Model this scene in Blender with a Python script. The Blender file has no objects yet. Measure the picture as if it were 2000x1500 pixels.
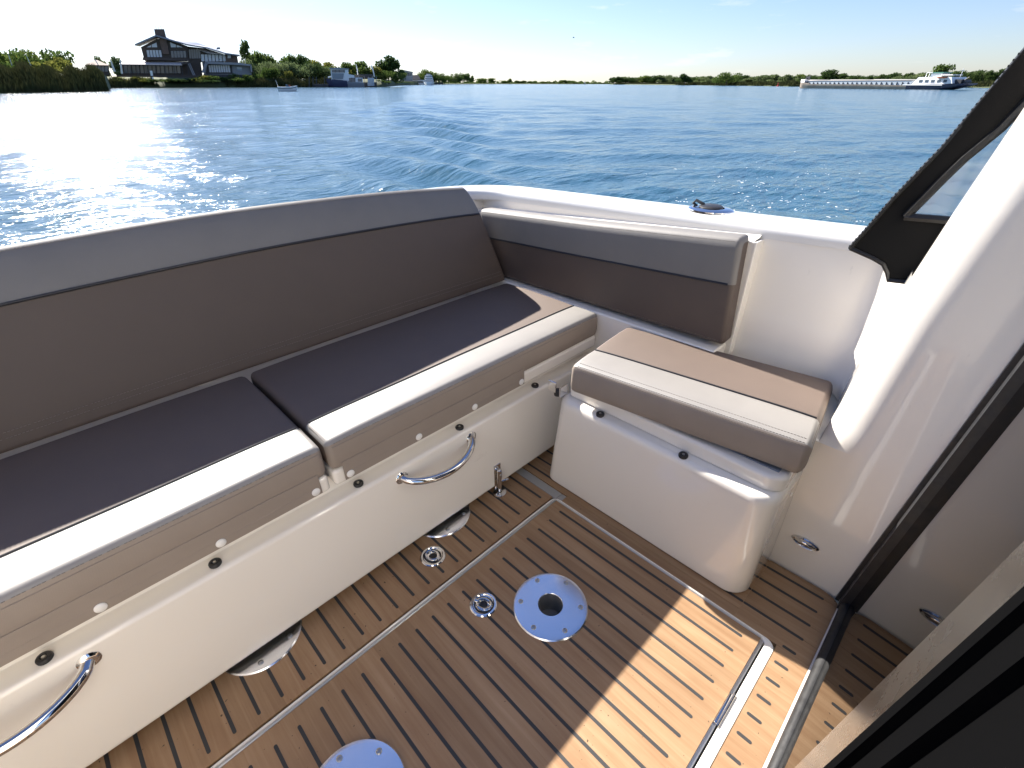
import bpy, bmesh, math, random
import numpy as np
from mathutils import Vector, Matrix

# ------------------------------------------------------------------ camera, world, sun, exposure
sc = bpy.context.scene
COL = sc.collection
FPX, CX, CY = 938.0, 1000.0, 750.0           # calibrated for the 2000 x 1500 photograph
CAM_H = 1.05                                 # metres above the cockpit sole
def _ray(px, py): return np.array([(px-CX)/FPX, (py-CY)/FPX, 1.0])
_A = _ray(2115, 158); _A /= np.linalg.norm(_A)
_B = _ray(-88, 187); _B -= _A*(_A@_B); _B /= np.linalg.norm(_B)
_U = np.cross(_A, _B)
if _U[1] > 0: _U = -_U
RCAM = np.stack([_A, _B, _U])                # camera -> boat axes (x athwart, y aft, z up)
cam_d = bpy.data.cameras.new('camera'); cam = bpy.data.objects.new('camera', cam_d); COL.objects.link(cam)
cam_d.sensor_fit = 'HORIZONTAL'; cam_d.sensor_width = 36.0; cam_d.lens = FPX/2000*36.0
cam_d.clip_start = 0.01; cam_d.clip_end = 30000
_r, _u, _b = RCAM@np.array([1, 0, 0]), RCAM@np.array([0, -1, 0]), RCAM@np.array([0, 0, -1])
cam.matrix_world = Matrix(((_r[0], _u[0], _b[0], 0), (_r[1], _u[1], _b[1], 0), (_r[2], _u[2], _b[2], CAM_H), (0, 0, 0, 1)))
sc.camera = cam

SUN = Vector((0.12, 1.0, 0.769)).normalized()
EL = math.asin(SUN.z); AZ = math.atan2(SUN.x, SUN.y)
w = bpy.data.worlds.new('World'); sc.world = w; w.use_nodes = True
nt = w.node_tree; nt.nodes.clear()
sky = nt.nodes.new('ShaderNodeTexSky'); sky.sky_type = 'NISHITA'; sky.sun_disc = False
sky.sun_elevation = EL; sky.sun_rotation = AZ; sky.altitude = 0
sky.air_density = 1.0; sky.dust_density = 0.35; sky.ozone_density = 1.6
bg = nt.nodes.new('ShaderNodeBackground'); bg.inputs['Strength'].default_value = 0.050
# a few thin fair-weather clouds, low over the horizon all the way round
geo = nt.nodes.new('ShaderNodeTexCoord'); mp = nt.nodes.new('ShaderNodeMapping'); mp.inputs['Scale'].default_value = (5, 5, 26)
nz = nt.nodes.new('ShaderNodeTexNoise'); nz.inputs['Scale'].default_value = 1.6; nz.inputs['Detail'].default_value = 7; nz.inputs['Roughness'].default_value = 0.6
cr = nt.nodes.new('ShaderNodeValToRGB'); cr.color_ramp.elements[0].position = 0.60; cr.color_ramp.elements[1].position = 0.84
cr.color_ramp.elements[1].color = (0.55, 0.55, 0.55, 1)
mx = nt.nodes.new('ShaderNodeMixRGB'); mx.inputs[2].default_value = (9.0, 8.8, 8.6, 1)
nt.links.new(geo.outputs['Generated'], mp.inputs[0]); nt.links.new(mp.outputs[0], nz.inputs[0]); nt.links.new(nz.outputs[0], cr.inputs[0])
tn = nt.nodes.new('ShaderNodeMixRGB'); tn.blend_type = 'MULTIPLY'; tn.inputs[0].default_value = 1; tn.inputs[2].default_value = (.88, .945, 1.21, 1)
nt.links.new(sky.outputs[0], tn.inputs[1]); nt.links.new(cr.outputs[0], mx.inputs[0]); nt.links.new(tn.outputs[0], mx.inputs[1]); nt.links.new(mx.outputs[0], bg.inputs[0])
out = nt.nodes.new('ShaderNodeOutputWorld'); nt.links.new(bg.outputs[0], out.inputs[0])

sd = bpy.data.lights.new('sun', 'SUN'); sd.energy = 5.0; sd.angle = math.radians(0.53); sd.color = (1.0, 0.94, 0.86)
so = bpy.data.objects.new('sun', sd); COL.objects.link(so); so.location = (3, 20, 14)
so.rotation_euler = SUN.to_track_quat('Z', 'Y').to_euler()

sc.view_settings.view_transform = 'Standard'; sc.view_settings.look = 'None'
sc.view_settings.exposure = 1.50; sc.view_settings.gamma = 1.0; sc.view_settings.use_curve_mapping = False
sc.cycles.use_denoising = True
sc.cycles.max_bounces = 8; sc.cycles.diffuse_bounces = 4; sc.cycles.glossy_bounces = 4; sc.cycles.transparent_max_bounces = 12
sc.cycles.sample_clamp_indirect = 6.0

# ------------------------------------------------------------------ helpers: mesh data as (verts, faces)
random.seed(7); rng = np.random.default_rng(7)
PI = math.pi
def join(*parts):
    V, F, n = [], [], 0
    for v, f in parts:
        V += [tuple(p) for p in v]; F += [tuple(i+n for i in q) for q in f]; n += len(v)
    return V, F
def box(x0, x1, y0, y1, z0, z1):
    V = [(x0,y0,z0),(x1,y0,z0),(x1,y1,z0),(x0,y1,z0),(x0,y0,z1),(x1,y0,z1),(x1,y1,z1),(x0,y1,z1)]
    return V, [(0,3,2,1),(4,5,6,7),(0,1,5,4),(1,2,6,5),(2,3,7,6),(3,0,4,7)]
def rbox(x0, x1, y0, y1, z0, z1, r=.01, seg=3):
    bm = bmesh.new(); v, f = box(x0, x1, y0, y1, z0, z1)
    vs = [bm.verts.new(p) for p in v]
    for q in f: bm.faces.new([vs[i] for i in q])
    bmesh.ops.bevel(bm, geom=bm.edges[:], offset=r, segments=seg, profile=.5, affect='EDGES')
    bm.verts.index_update()
    V = [tuple(p.co) for p in bm.verts]; F = [tuple(p.index for p in q.verts) for q in bm.faces]; bm.free()
    return V, F
def frame_of(d):
    d = Vector(d).normalized(); a = Vector((0,0,1)) if abs(d.z) < .9 else Vector((1,0,0))
    u = d.cross(a).normalized(); return u, d.cross(u).normalized()
def tube(path, r, n=10, caps=True):
    P = [Vector(p) for p in path]; R = r if isinstance(r, (list, tuple)) else [r]*len(P)
    V, F = [], []; u = None
    for i, p in enumerate(P):
        d = (P[min(i+1, len(P)-1)] - P[max(i-1, 0)]).normalized()
        if u is None: u, _ = frame_of(d)
        u = (u - d*u.dot(d)).normalized(); v = d.cross(u)
        for k in range(n):
            a = 2*PI*k/n; V.append(tuple(p + (u*math.cos(a) + v*math.sin(a))*R[i]))
    for i in range(len(P)-1):
        for k in range(n):
            F.append((i*n+k, i*n+(k+1) % n, (i+1)*n+(k+1) % n, (i+1)*n+k))
    if caps:
        F.append(tuple(range(n-1, -1, -1))); F.append(tuple((len(P)-1)*n+k for k in range(n)))
    return V, F
def cyl(p0, p1, r, n=12): return tube([p0, p1], r, n)
def lathe(prof, c=(0,0,0), n=24, axis='z'):
    """prof: (radius, height) pairs; closed at the ends when radius is 0"""
    V, F, rows = [], [], []
    for r, h in prof:
        if r < 1e-6: rows.append([len(V)]); V.append((0, 0, h))
        else:
            rows.append(list(range(len(V), len(V)+n)))
            V += [(r*math.cos(2*PI*k/n), r*math.sin(2*PI*k/n), h) for k in range(n)]
    for a, b in zip(rows[:-1], rows[1:]):
        for k in range(n):
            q = [a[k % len(a)], a[(k+1) % len(a)], b[(k+1) % len(b)], b[k % len(b)]]
            o = []
            for i in q:
                if i not in o: o.append(i)
            if len(o) > 2: F.append(tuple(o))
    if axis == 'y': V = [(x, -z, y) for x, y, z in V]      # height now runs towards -y
    if axis == 'x': V = [(-z, y, x) for x, y, z in V]      # height runs towards -x
    return [(x+c[0], y+c[1], z+c[2]) for x, y, z in V], F
def prism(poly, vec):
    n = len(poly); v = Vector(vec)
    V = [tuple(p) for p in poly] + [tuple(Vector(p)+v) for p in poly]
    F = [tuple(range(n)), tuple(range(2*n-1, n-1, -1))] + [(i, (i+1) % n, n+(i+1) % n, n+i)[::-1] for i in range(n)]
    return V, F
def grid(rows, close_u=False):
    n = len(rows[0]); V = [tuple(p) for r in rows for p in r]; F = []
    for i in range(len(rows)-1):
        for k in range(n if close_u else n-1):
            F.append((i*n+k, i*n+(k+1) % n, (i+1)*n+(k+1) % n, (i+1)*n+k))
    return V, F
def capsule_flat(x, y0, y1, wd, z, t=.0006, n=5):
    """a caulk line along y with round ends: thin prism"""
    r = wd/2; P = []
    for k in range(n+1): a = PI + PI*k/n; P.append((x+r*math.cos(a), y0+r+r*math.sin(a), z))
    for k in range(n+1): a = PI*k/n; P.append((x+r*math.cos(a), y1-r+r*math.sin(a), z))
    return prism(P, (0, 0, t))

WO = {}
def link(name, me, mats, parent, origin, label=None, cat=None, group=None, kind=None, smooth=None):
    o = bpy.data.objects.new(name, me); COL.objects.link(o)
    for m in (mats if isinstance(mats, (list, tuple)) else [mats]):
        if m: me.materials.append(m)
    if parent: o.parent = parent
    else: o.location = origin
    WO[o.name] = Vector(origin)
    tag(o, label, cat, group, kind)
    if smooth is not None and len(me.polygons):
        me.shade_smooth(); me.set_sharp_from_angle(angle=math.radians(smooth))
        if len(me.polygons) < 4000:
            wn = o.modifiers.new('weighted_normals', 'WEIGHTED_NORMAL'); wn.mode = 'FACE_AREA'; wn.weight = 60; wn.keep_sharp = True
    return o
def tag(o, label=None, cat=None, group=None, kind=None):
    if label: o['label'] = label
    if cat: o['category'] = cat
    if group: o['group'] = group
    if kind: o['kind'] = kind
    return o
def add(name, vf, mat, parent=None, smooth=40, fix=True, **kw):
    """world-space (or thing-local) verts -> one mesh object; parts share their thing's origin"""
    V, F = vf; V = np.array(V, float)
    if parent is not None: org = WO[parent.name]
    else:
        org = Vector(((V[:,0].min()+V[:,0].max())/2, (V[:,1].min()+V[:,1].max())/2, V[:,2].min()))
    V = V - np.array(org)
    me = bpy.data.meshes.new(name); me.from_pydata(V.tolist(), [], F); me.update()
    if fix:
        bm = bmesh.new(); bm.from_mesh(me); bmesh.ops.recalc_face_normals(bm, faces=bm.faces[:]); bm.to_mesh(me); bm.free()
    return link(name, me, mat, parent, org, smooth=smooth, **kw)
def thing(name, loc, label, cat, group=None, kind=None):
    o = bpy.data.objects.new(name, None); COL.objects.link(o); o.location = loc; o.empty_display_size = .1
    WO[o.name] = Vector(loc); return tag(o, label, cat, group, kind)
def copy_tree(o, parent=None):
    c = o.copy(); COL.objects.link(c); WO[c.name] = WO[o.name].copy()
    if parent: c.parent = parent
    for ch in list(o.children): copy_tree(ch, c)
    return c

# ------------------------------------------------------------------ materials
def mat(name, col, rough=.5, metal=0., coat=0., spec=.5, bump=None, var=None, alpha=None, sheen=0.):
    """bump=(scale, strength, distance); var=(scale, amount, second colour)"""
    m = bpy.data.materials.new(name); m.use_nodes = True; t = m.node_tree; b = t.nodes['Principled BSDF']
    b.inputs['Base Color'].default_value = (*col, 1); b.inputs['Roughness'].default_value = rough
    b.inputs['Metallic'].default_value = metal; b.inputs['Coat Weight'].default_value = coat
    b.inputs['Coat Roughness'].default_value = .025; b.inputs['Specular IOR Level'].default_value = spec
    b.inputs['Sheen Weight'].default_value = sheen
    g = t.nodes.new('ShaderNodeNewGeometry')
    if var:
        n = t.nodes.new('ShaderNodeTexNoise'); n.inputs['Scale'].default_value = var[0]; n.inputs['Detail'].default_value = 5
        t.links.new(g.outputs['Position'], n.inputs['Vector'])
        r = t.nodes.new('ShaderNodeValToRGB'); r.color_ramp.elements[0].position = .3; r.color_ramp.elements[1].position = .72
        r.color_ramp.elements[0].color = (*col, 1); r.color_ramp.elements[1].color = (*[col[i]*(1-var[1])+var[2][i]*var[1] for i in range(3)], 1)
        t.links.new(n.outputs[0], r.inputs[0]); t.links.new(r.outputs[0], b.inputs['Base Color'])
    if bump:
        n = t.nodes.new('ShaderNodeTexNoise'); n.inputs['Scale'].default_value = bump[0]; n.inputs['Detail'].default_value = 3
        t.links.new(g.outputs['Position'], n.inputs['Vector'])
        bp = t.nodes.new('ShaderNodeBump'); bp.inputs['Strength'].default_value = bump[1]; bp.inputs['Distance'].default_value = bump[2]
        t.links.new(n.outputs[0], bp.inputs['Height']); t.links.new(bp.outputs[0], b.inputs['Normal'])
    return m
def gelcoat(name, col):
    m = mat(name, col, rough=.30, coat=.8, var=(2.3, .5, tuple(c*.965 for c in col)))
    t = m.node_tree; b = t.nodes['Principled BSDF']; g = t.nodes.new('ShaderNodeNewGeometry')
    n = t.nodes.new('ShaderNodeTexNoise'); n.inputs['Scale'].default_value = 9; n.inputs['Detail'].default_value = 6
    t.links.new(g.outputs['Position'], n.inputs['Vector'])
    r = t.nodes.new('ShaderNodeMapRange'); r.inputs['To Min'].default_value = .13; r.inputs['To Max'].default_value = .20
    t.links.new(n.outputs[0], r.inputs['Value']); t.links.new(r.outputs[0], b.inputs['Roughness'])
    sm = t.nodes.new('ShaderNodeMapping'); sm.inputs['Rotation'].default_value = (.5, .9, .3); sm.inputs['Scale'].default_value = (6, 38, 14); t.links.new(g.outputs['Position'], sm.inputs[0])
    sn = t.nodes.new('ShaderNodeTexNoise'); sn.inputs['Scale'].default_value = 1.; sn.inputs['Detail'].default_value = 6; sn.inputs['Roughness'].default_value = .7; t.links.new(sm.outputs[0], sn.inputs['Vector'])
    sr = t.nodes.new('ShaderNodeMapRange'); sr.inputs['From Min'].default_value = .66; sr.inputs['From Max'].default_value = .80; sr.inputs['To Max'].default_value = .28; t.links.new(sn.outputs[0], sr.inputs['Value'])
    sx = t.nodes.new('ShaderNodeMixRGB'); sx.inputs[2].default_value = (.36, .34, .32, 1); src = b.inputs['Base Color'].links[0].from_socket
    t.links.new(sr.outputs[0], sx.inputs[0]); t.links.new(src, sx.inputs[1]); t.links.new(sx.outputs[0], b.inputs['Base Color'])
    bp = t.nodes.new('ShaderNodeBump'); bp.inputs['Strength'].default_value = .06; bp.inputs['Distance'].default_value = .004
    n2 = t.nodes.new('ShaderNodeTexNoise'); n2.inputs['Scale'].default_value = 5; t.links.new(g.outputs['Position'], n2.inputs['Vector'])
    t.links.new(n2.outputs[0], bp.inputs['Height']); t.links.new(bp.outputs[0], b.inputs['Normal'])
    return m
def vinyl(name, col, scale=3200, rough=.5):
    """woven-look upholstery vinyl: crossed fine ribs as bump plus soft colour mottling"""
    m = mat(name, col, rough=rough, spec=.9, var=(14, .5, tuple(c*.86 for c in col)))
    t = m.node_tree; b = t.nodes['Principled BSDF']; g = t.nodes.new('ShaderNodeNewGeometry'); hs = []
    for ax in ((1, 0, 0.35), (0, 1, 0.8)):
        d = t.nodes.new('ShaderNodeVectorMath'); d.operation = 'DOT_PRODUCT'; d.inputs[1].default_value = [a*scale for a in ax]
        t.links.new(g.outputs['Position'], d.inputs[0]); s = t.nodes.new('ShaderNodeMath'); s.operation = 'SINE'
        t.links.new(d.outputs['Value'], s.inputs[0]); hs.append(s)
    mu = t.nodes.new('ShaderNodeMath'); mu.operation = 'MULTIPLY'; t.links.new(hs[0].outputs[0], mu.inputs[0]); t.links.new(hs[1].outputs[0], mu.inputs[1])
    nz = t.nodes.new('ShaderNodeTexNoise'); nz.inputs['Scale'].default_value = 6; t.links.new(g.outputs['Position'], nz.inputs['Vector'])
    b1 = t.nodes.new('ShaderNodeBump'); b1.inputs['Strength'].default_value = .5; b1.inputs['Distance'].default_value = .00012
    t.links.new(mu.outputs[0], b1.inputs['Height'])
    b2 = t.nodes.new('ShaderNodeBump'); b2.inputs['Strength'].default_value = .22; b2.inputs['Distance'].default_value = .008
    t.links.new(nz.outputs[0], b2.inputs['Height']); t.links.new(b1.outputs[0], b2.inputs['Normal']); t.links.new(b2.outputs[0], b.inputs['Normal'])
    return m
def teak(name, c0, c1, c2):
    m = bpy.data.materials.new(name); m.use_nodes = True; t = m.node_tree; b = t.nodes['Principled BSDF']
    g = t.nodes.new('ShaderNodeNewGeometry'); oi = t.nodes.new('ShaderNodeObjectInfo')
    mp = t.nodes.new('ShaderNodeMapping'); mp.inputs['Scale'].default_value = (60, 3.0, 60)
    off = t.nodes.new('ShaderNodeVectorMath'); off.operation = 'MULTIPLY_ADD'
    cmb = t.nodes.new('ShaderNodeCombineXYZ'); t.links.new(oi.outputs['Random'], cmb.inputs[1])
    off.inputs[1].default_value = (0, 7, 0); t.links.new(cmb.outputs[0], off.inputs[0]); t.links.new(g.outputs['Position'], off.inputs[2])
    t.links.new(off.outputs[0], mp.inputs[0])
    n = t.nodes.new('ShaderNodeTexNoise'); n.inputs['Scale'].default_value = 1.0; n.inputs['Detail'].default_value = 6; n.inputs['Roughness'].default_value = .62; n.inputs['Distortion'].default_value = .6
    t.links.new(mp.outputs[0], n.inputs['Vector'])
    r = t.nodes.new('ShaderNodeValToRGB'); e = r.color_ramp.elements; e[0].position = .28; e[0].color = (*c0, 1); e[1].position = .75; e[1].color = (*c1, 1)
    k = e.new(.52); k.color = (*c2, 1); t.links.new(n.outputs[0], r.inputs[0])
    hs = t.nodes.new('ShaderNodeHueSaturation'); mr = t.nodes.new('ShaderNodeMapRange'); mr.inputs['To Min'].default_value = .90; mr.inputs['To Max'].default_value = 1.09
    t.links.new(oi.outputs['Random'], mr.inputs['Value']); t.links.new(mr.outputs[0], hs.inputs['Value']); t.links.new(r.outputs[0], hs.inputs['Color'])
    # blotchy wear
    n2 = t.nodes.new('ShaderNodeTexNoise'); n2.inputs['Scale'].default_value = 7; n2.inputs['Detail'].default_value = 5; t.links.new(g.outputs['Position'], n2.inputs['Vector'])
    mx = t.nodes.new('ShaderNodeMixRGB'); mx.blend_type = 'MULTIPLY'; r2 = t.nodes.new('ShaderNodeMapRange'); r2.inputs['From Min'].default_value = .4; r2.inputs['From Max'].default_value = .75; r2.inputs['To Max'].default_value = .45
    mx.inputs[2].default_value = (.72, .66, .62, 1); t.links.new(n2.outputs[0], r2.inputs['Value']); t.links.new(r2.outputs[0], mx.inputs[0]); t.links.new(hs.outputs[0], mx.inputs[1])
    n3 = t.nodes.new('ShaderNodeTexNoise'); n3.inputs['Scale'].default_value = 130; n3.inputs['Detail'].default_value = 1; t.links.new(g.outputs['Position'], n3.inputs['Vector'])
    r3 = t.nodes.new('ShaderNodeMapRange'); r3.inputs['From Min'].default_value = .755; r3.inputs['From Max'].default_value = .79; r3.inputs['To Max'].default_value = .8; t.links.new(n3.outputs[0], r3.inputs['Value'])
    m3 = t.nodes.new('ShaderNodeMixRGB'); m3.inputs[2].default_value = (.03, .022, .016, 1); t.links.new(r3.outputs[0], m3.inputs[0]); t.links.new(mx.outputs[0], m3.inputs[1])
    t.links.new(m3.outputs[0], b.inputs['Base Color']); b.inputs['Roughness'].default_value = .5; b.inputs['Specular IOR Level'].default_value = .35
    bp = t.nodes.new('ShaderNodeBump'); bp.inputs['Strength'].default_value = .25; bp.inputs['Distance'].default_value = .0008
    t.links.new(n.outputs[0], bp.inputs['Height']); t.links.new(bp.outputs[0], b.inputs['Normal'])
    return m

M = {}
M['gel'] = gelcoat('gelcoat_white', (.88, .835, .76))
M['gel2'] = gelcoat('gelcoat_hull', (.80, .78, .74))
M['cream'] = vinyl('vinyl_cream', (.262, .247, .230))
M['brown'] = vinyl('vinyl_brown', (.122, .086, .066), rough=.66)
M['shade_brown'] = vinyl('vinyl_brown_shade', (.076, .051, .038), rough=.66)  # same fabric as the seat brown, darkened to paint in the backrests' shade
M['taupe'] = vinyl('vinyl_taupe', (.275, .228, .190), rough=.6)
M['grey'] = vinyl('vinyl_backrest_grey', (.170, .160, .150), rough=.62)
M['dark'] = mat('dark_piping', (.018, .018, .022), .5)
M['thread'] = mat('stitch_thread', (.20, .175, .15), .8)
M['teak'] = teak('teak', (.290, .168, .088), (.415, .272, .160), (.350, .220, .122))
M['caulk'] = mat('black_caulk', (.035, .035, .036), .6, bump=(400, .3, .0005))
M['chrome'] = mat('polished_steel', (.80, .79, .77), .06, metal=1.)
M['alu'] = mat('anodised_aluminium', (.92, .93, .95), .20, metal=1., bump=(180, .05, .0004))
def smudge(m, lo, hi, sc):
    t = m.node_tree; b = t.nodes['Principled BSDF']; g = t.nodes.new('ShaderNodeNewGeometry'); n = t.nodes.new('ShaderNodeTexNoise'); n.inputs['Scale'].default_value = sc; n.inputs['Detail'].default_value = 7; n.inputs['Roughness'].default_value = .7
    t.links.new(g.outputs['Position'], n.inputs['Vector']); r = t.nodes.new('ShaderNodeMapRange'); r.inputs['From Min'].default_value = .35; r.inputs['From Max'].default_value = .68; r.inputs['To Min'].default_value = lo; r.inputs['To Max'].default_value = hi
    t.links.new(n.outputs[0], r.inputs['Value']); t.links.new(r.outputs[0], b.inputs['Roughness'])
smudge(M['alu'], .17, .27, 14)
M['alu_dull'] = mat('dull_aluminium', (.55, .55, .54), .38, metal=1.)
M['screw'] = mat('screw_steel', (.5, .49, .47), .3, metal=1.)
M['socket'] = mat('socket_bore', (.30, .30, .30), .45, metal=.6)
M['rubber'] = mat('black_rubber', (.016, .016, .017), .42, bump=(300, .15, .0006), var=(60, .5, (.03, .03, .032)))
M['snap'] = mat('white_snap', (.80, .79, .76), .35)
M['canvas'] = mat('black_canvas', (.0065, .0065, .0065), .85, spec=.15, bump=(700, .5, .0006), var=(9, .6, (.011, .0108, .0105)))
M['canvas_trim'] = mat('black_canvas_trim', (.010, .010, .010), .38, bump=(120, .5, .002))
M['mesh'] = mat('grey_mesh', (.22, .25, .30), .6, bump=(900, .9, .0012))
M['grey_seal'] = mat('grey_gutter', (.36, .35, .33), .45)
M['frame_metal'] = mat('satin_door_frame', (.36, .345, .315), .28, metal=1.)
M['black_frame'] = mat('black_door_frame', (.004, .004, .0042), 1., spec=.0)  # this black and the seal's lowered further to carry the door recess's shade
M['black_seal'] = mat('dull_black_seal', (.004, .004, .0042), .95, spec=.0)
smudge(M['rubber'], .35, .7, 40); smudge(M['frame_metal'], .22, .32, 5)
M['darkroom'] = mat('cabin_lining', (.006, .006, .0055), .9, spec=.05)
def glass_mat(name, tint, ior=1.5):
    m = bpy.data.materials.new(name); m.use_nodes = True; t = m.node_tree; t.nodes.clear()
    o = t.nodes.new('ShaderNodeOutputMaterial'); f = t.nodes.new('ShaderNodeFresnel'); f.inputs['IOR'].default_value = ior
    tr = t.nodes.new('ShaderNodeBsdfTransparent'); tr.inputs[0].default_value = (*tint, 1)
    gl = t.nodes.new('ShaderNodeBsdfGlossy'); gl.inputs['Roughness'].default_value = .01
    mx = t.nodes.new('ShaderNodeMixShader'); t.links.new(f.outputs[0], mx.inputs[0]); t.links.new(tr.outputs[0], mx.inputs[1]); t.links.new(gl.outputs[0], mx.inputs[2])
    t.links.new(mx.outputs[0], o.inputs[0]); return m
M['tint'] = glass_mat('tinted_glass', (.16, .15, .15), 1.9)
def clear_vinyl():
    m = glass_mat('clear_vinyl', (.86, .89, .91)); t = m.node_tree; o = t.nodes['Material Output']; src = o.inputs[0].links[0].from_node
    d = t.nodes.new('ShaderNodeBsdfDiffuse'); d.inputs[0].default_value = (.8, .82, .85, 1); mx = t.nodes.new('ShaderNodeMixShader')
    n = t.nodes.new('ShaderNodeTexNoise'); n.inputs['Scale'].default_value = 9; n.inputs['Detail'].default_value = 5; g = t.nodes.new('ShaderNodeNewGeometry')
    mp = t.nodes.new('ShaderNodeMapping'); mp.inputs['Scale'].default_value = (1, 2.2, .7); t.links.new(g.outputs['Position'], mp.inputs[0]); t.links.new(mp.outputs[0], n.inputs['Vector'])
    r = t.nodes.new('ShaderNodeMapRange'); r.inputs['From Min'].default_value = .4; r.inputs['From Max'].default_value = .7; r.inputs['To Min'].default_value = .03; r.inputs['To Max'].default_value = .22
    t.links.new(n.outputs[0], r.inputs['Value']); t.links.new(r.outputs[0], mx.inputs[0]); t.links.new(src.outputs[0], mx.inputs[1]); t.links.new(d.outputs[0], mx.inputs[2])
    t.links.new(mx.outputs[0], o.inputs[0]); return m
M['vinyl_clear'] = clear_vinyl()

# ------------------------------------------------------------------ the level frame of the river (the boat heels and trims a little)
ZW = -0.45
_up = np.array([0.00466022, -0.01481652, 0.99987937])
_ex = np.array([1., 0, 0]) - _up*_up[0]; _ex /= np.linalg.norm(_ex); _ey = np.cross(_up, _ex)
LV = np.stack([_ex, _ey, _up])
LM = Matrix(((_ex[0], _ey[0], _up[0], 0), (_ex[1], _ey[1], _up[1], 0), (_ex[2], _ey[2], _up[2], ZW), (0, 0, 0, 1)))
CAML = LV@np.array([0, 0, CAM_H-ZW])
def ray_l(px, py): return LV@(RCAM@_ray(px, py))
def at(px, py, D):
    """point of the river frame seen at (px, py), D metres away horizontally"""
    v = ray_l(px, py); t = D/math.hypot(v[0], v[1]); p = CAML + v*t; return Vector(p)
def az_of(px): v = ray_l(px, 160.3+.003*px); return math.atan2(v[0], v[1])
def pol(az, D, z=0.): return (D*math.sin(az), D*math.cos(az), z)
def level(o): o.matrix_basis = LM @ Matrix.Translation(o.location) @ o.rotation_euler.to_matrix().to_4x4() @ Matrix.Diagonal((*o.scale, 1)); return o

# ------------------------------------------------------------------ river
def make_water():
    rr = [0.6]
    while rr[-1] < 8000: rr.append(rr[-1]*1.0135 + .004)
    rr = np.array(rr)
    th = np.radians(np.concatenate([np.arange(-14, 102, .22), np.arange(102, 346, 4.0)]))
    Rg, Tg = np.meshgrid(rr, th, indexing='ij'); X = Rg*np.sin(Tg); Y = Rg*np.cos(Tg)
    dr = Rg*.0135 + .004; Z = np.zeros_like(X); r2 = np.random.default_rng(3)
    for k in range(70):                                    # wind ripples
        lam = .35*(14)**(r2.random()); a = r2.normal(.9, .55); kx, ky = math.cos(a)*2*PI/lam, math.sin(a)*2*PI/lam
        amp = .0080*lam**.80 / 3.0; att = np.clip(lam/(2.2*dr)-1, 0, 1)
        env = .6 + .4*np.sin(X*.11*r2.normal()+Y*.09*r2.normal()+r2.random()*6)
        Z += amp*att*env*np.sin(kx*X+ky*Y+r2.random()*6.28)
    # the boat's own wake: short feathered crests along a line running out from the port quarter
    wa = az_of(838); u = np.array([math.sin(wa), math.cos(wa)]); v = np.array([u[1], -u[0]])
    s = (X-1.2)*u[0]+(Y-1.6)*u[1]; c = (X-1.2)*v[0]+(Y-1.6)*v[1]
    for lam, ang, amp, sh in ((1.9, .95, .110, 0.), (1.2, 1.15, .036, 1.3), (2.9, .75, .085, 2.)):
        k = 2*PI/lam; kx = k*(u[0]*math.cos(ang)+v[0]*math.sin(ang)); ky = k*(u[1]*math.cos(ang)+v[1]*math.sin(ang))
        wd = .7+.075*np.maximum(s, 0); env = np.exp(-(c/wd)**2)*np.clip(s/2, 0, 1)*np.exp(-np.maximum(s, 0)/45)
        Z += amp*env*np.clip(lam/(2.2*dr)-1, 0, 1)*np.sin(kx*X+ky*Y+sh+.35*np.sin(c*1.7))
    Z *= np.clip((Rg-1.5)/2, 0, 1)
    nr, na = X.shape; V = np.stack([X, Y, Z], -1).reshape(-1, 3)
    i = np.arange(nr-1)[:, None]; j = np.arange(na)[None, :]; jn = (j+1) % na
    F = np.stack([i*na+j+0*jn, i*na+jn, (i+1)*na+jn, (i+1)*na+j], -1).reshape(-1, 4)[:, ::-1]
    me = bpy.data.meshes.new('river'); me.vertices.add(len(V)); me.vertices.foreach_set('co', V.ravel())
    me.loops.add(F.size); me.loops.foreach_set('vertex_index', np.ascontiguousarray(F).ravel())
    me.polygons.add(len(F)); me.polygons.foreach_set('loop_start', np.arange(0, F.size, 4)); me.update(calc_edges=True); me.validate()
    m = bpy.data.materials.new('river_water'); m.use_nodes = True; t = m.node_tree; b = t.nodes['Principled BSDF']
    b.inputs['Base Color'].default_value = (.026, .085, .125, 1); b.inputs['Roughness'].default_value = .12; b.inputs['IOR'].default_value = 1.333
    g = t.nodes.new('ShaderNodeTexCoord'); prev = None
    for scl, st, dist, rot, str_ in ((1.6, 1., .066, .7, (1, 2.6, 1)), (5.5, 1., .017, .4, (1, 2.2, 1)), (.35, .6, .16, .8, (1, 2.0, 1))):
        mp = t.nodes.new('ShaderNodeMapping'); mp.inputs['Rotation'].default_value = (0, 0, rot); mp.inputs['Scale'].default_value = str_
        n = t.nodes.new('ShaderNodeTexNoise'); n.inputs['Scale'].default_value = scl; n.inputs['Detail'].default_value = 4; n.inputs['Distortion'].default_value = .4
        bp = t.nodes.new('ShaderNodeBump'); bp.inputs['Strength'].default_value = st; bp.inputs['Distance'].default_value = dist
        t.links.new(g.outputs['Object'], mp.inputs[0]); t.links.new(mp.outputs[0], n.inputs['Vector']); t.links.new(n.outputs[0], bp.inputs['Height'])
        if prev: t.links.new(prev.outputs[0], bp.inputs['Normal'])
        prev = bp
    t.links.new(prev.outputs[0], b.inputs['Normal'])
    o = link('river', me, m, None, (0, 0, 0), kind='structure'); me.shade_smooth(); level(o); return o
make_water()

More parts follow.
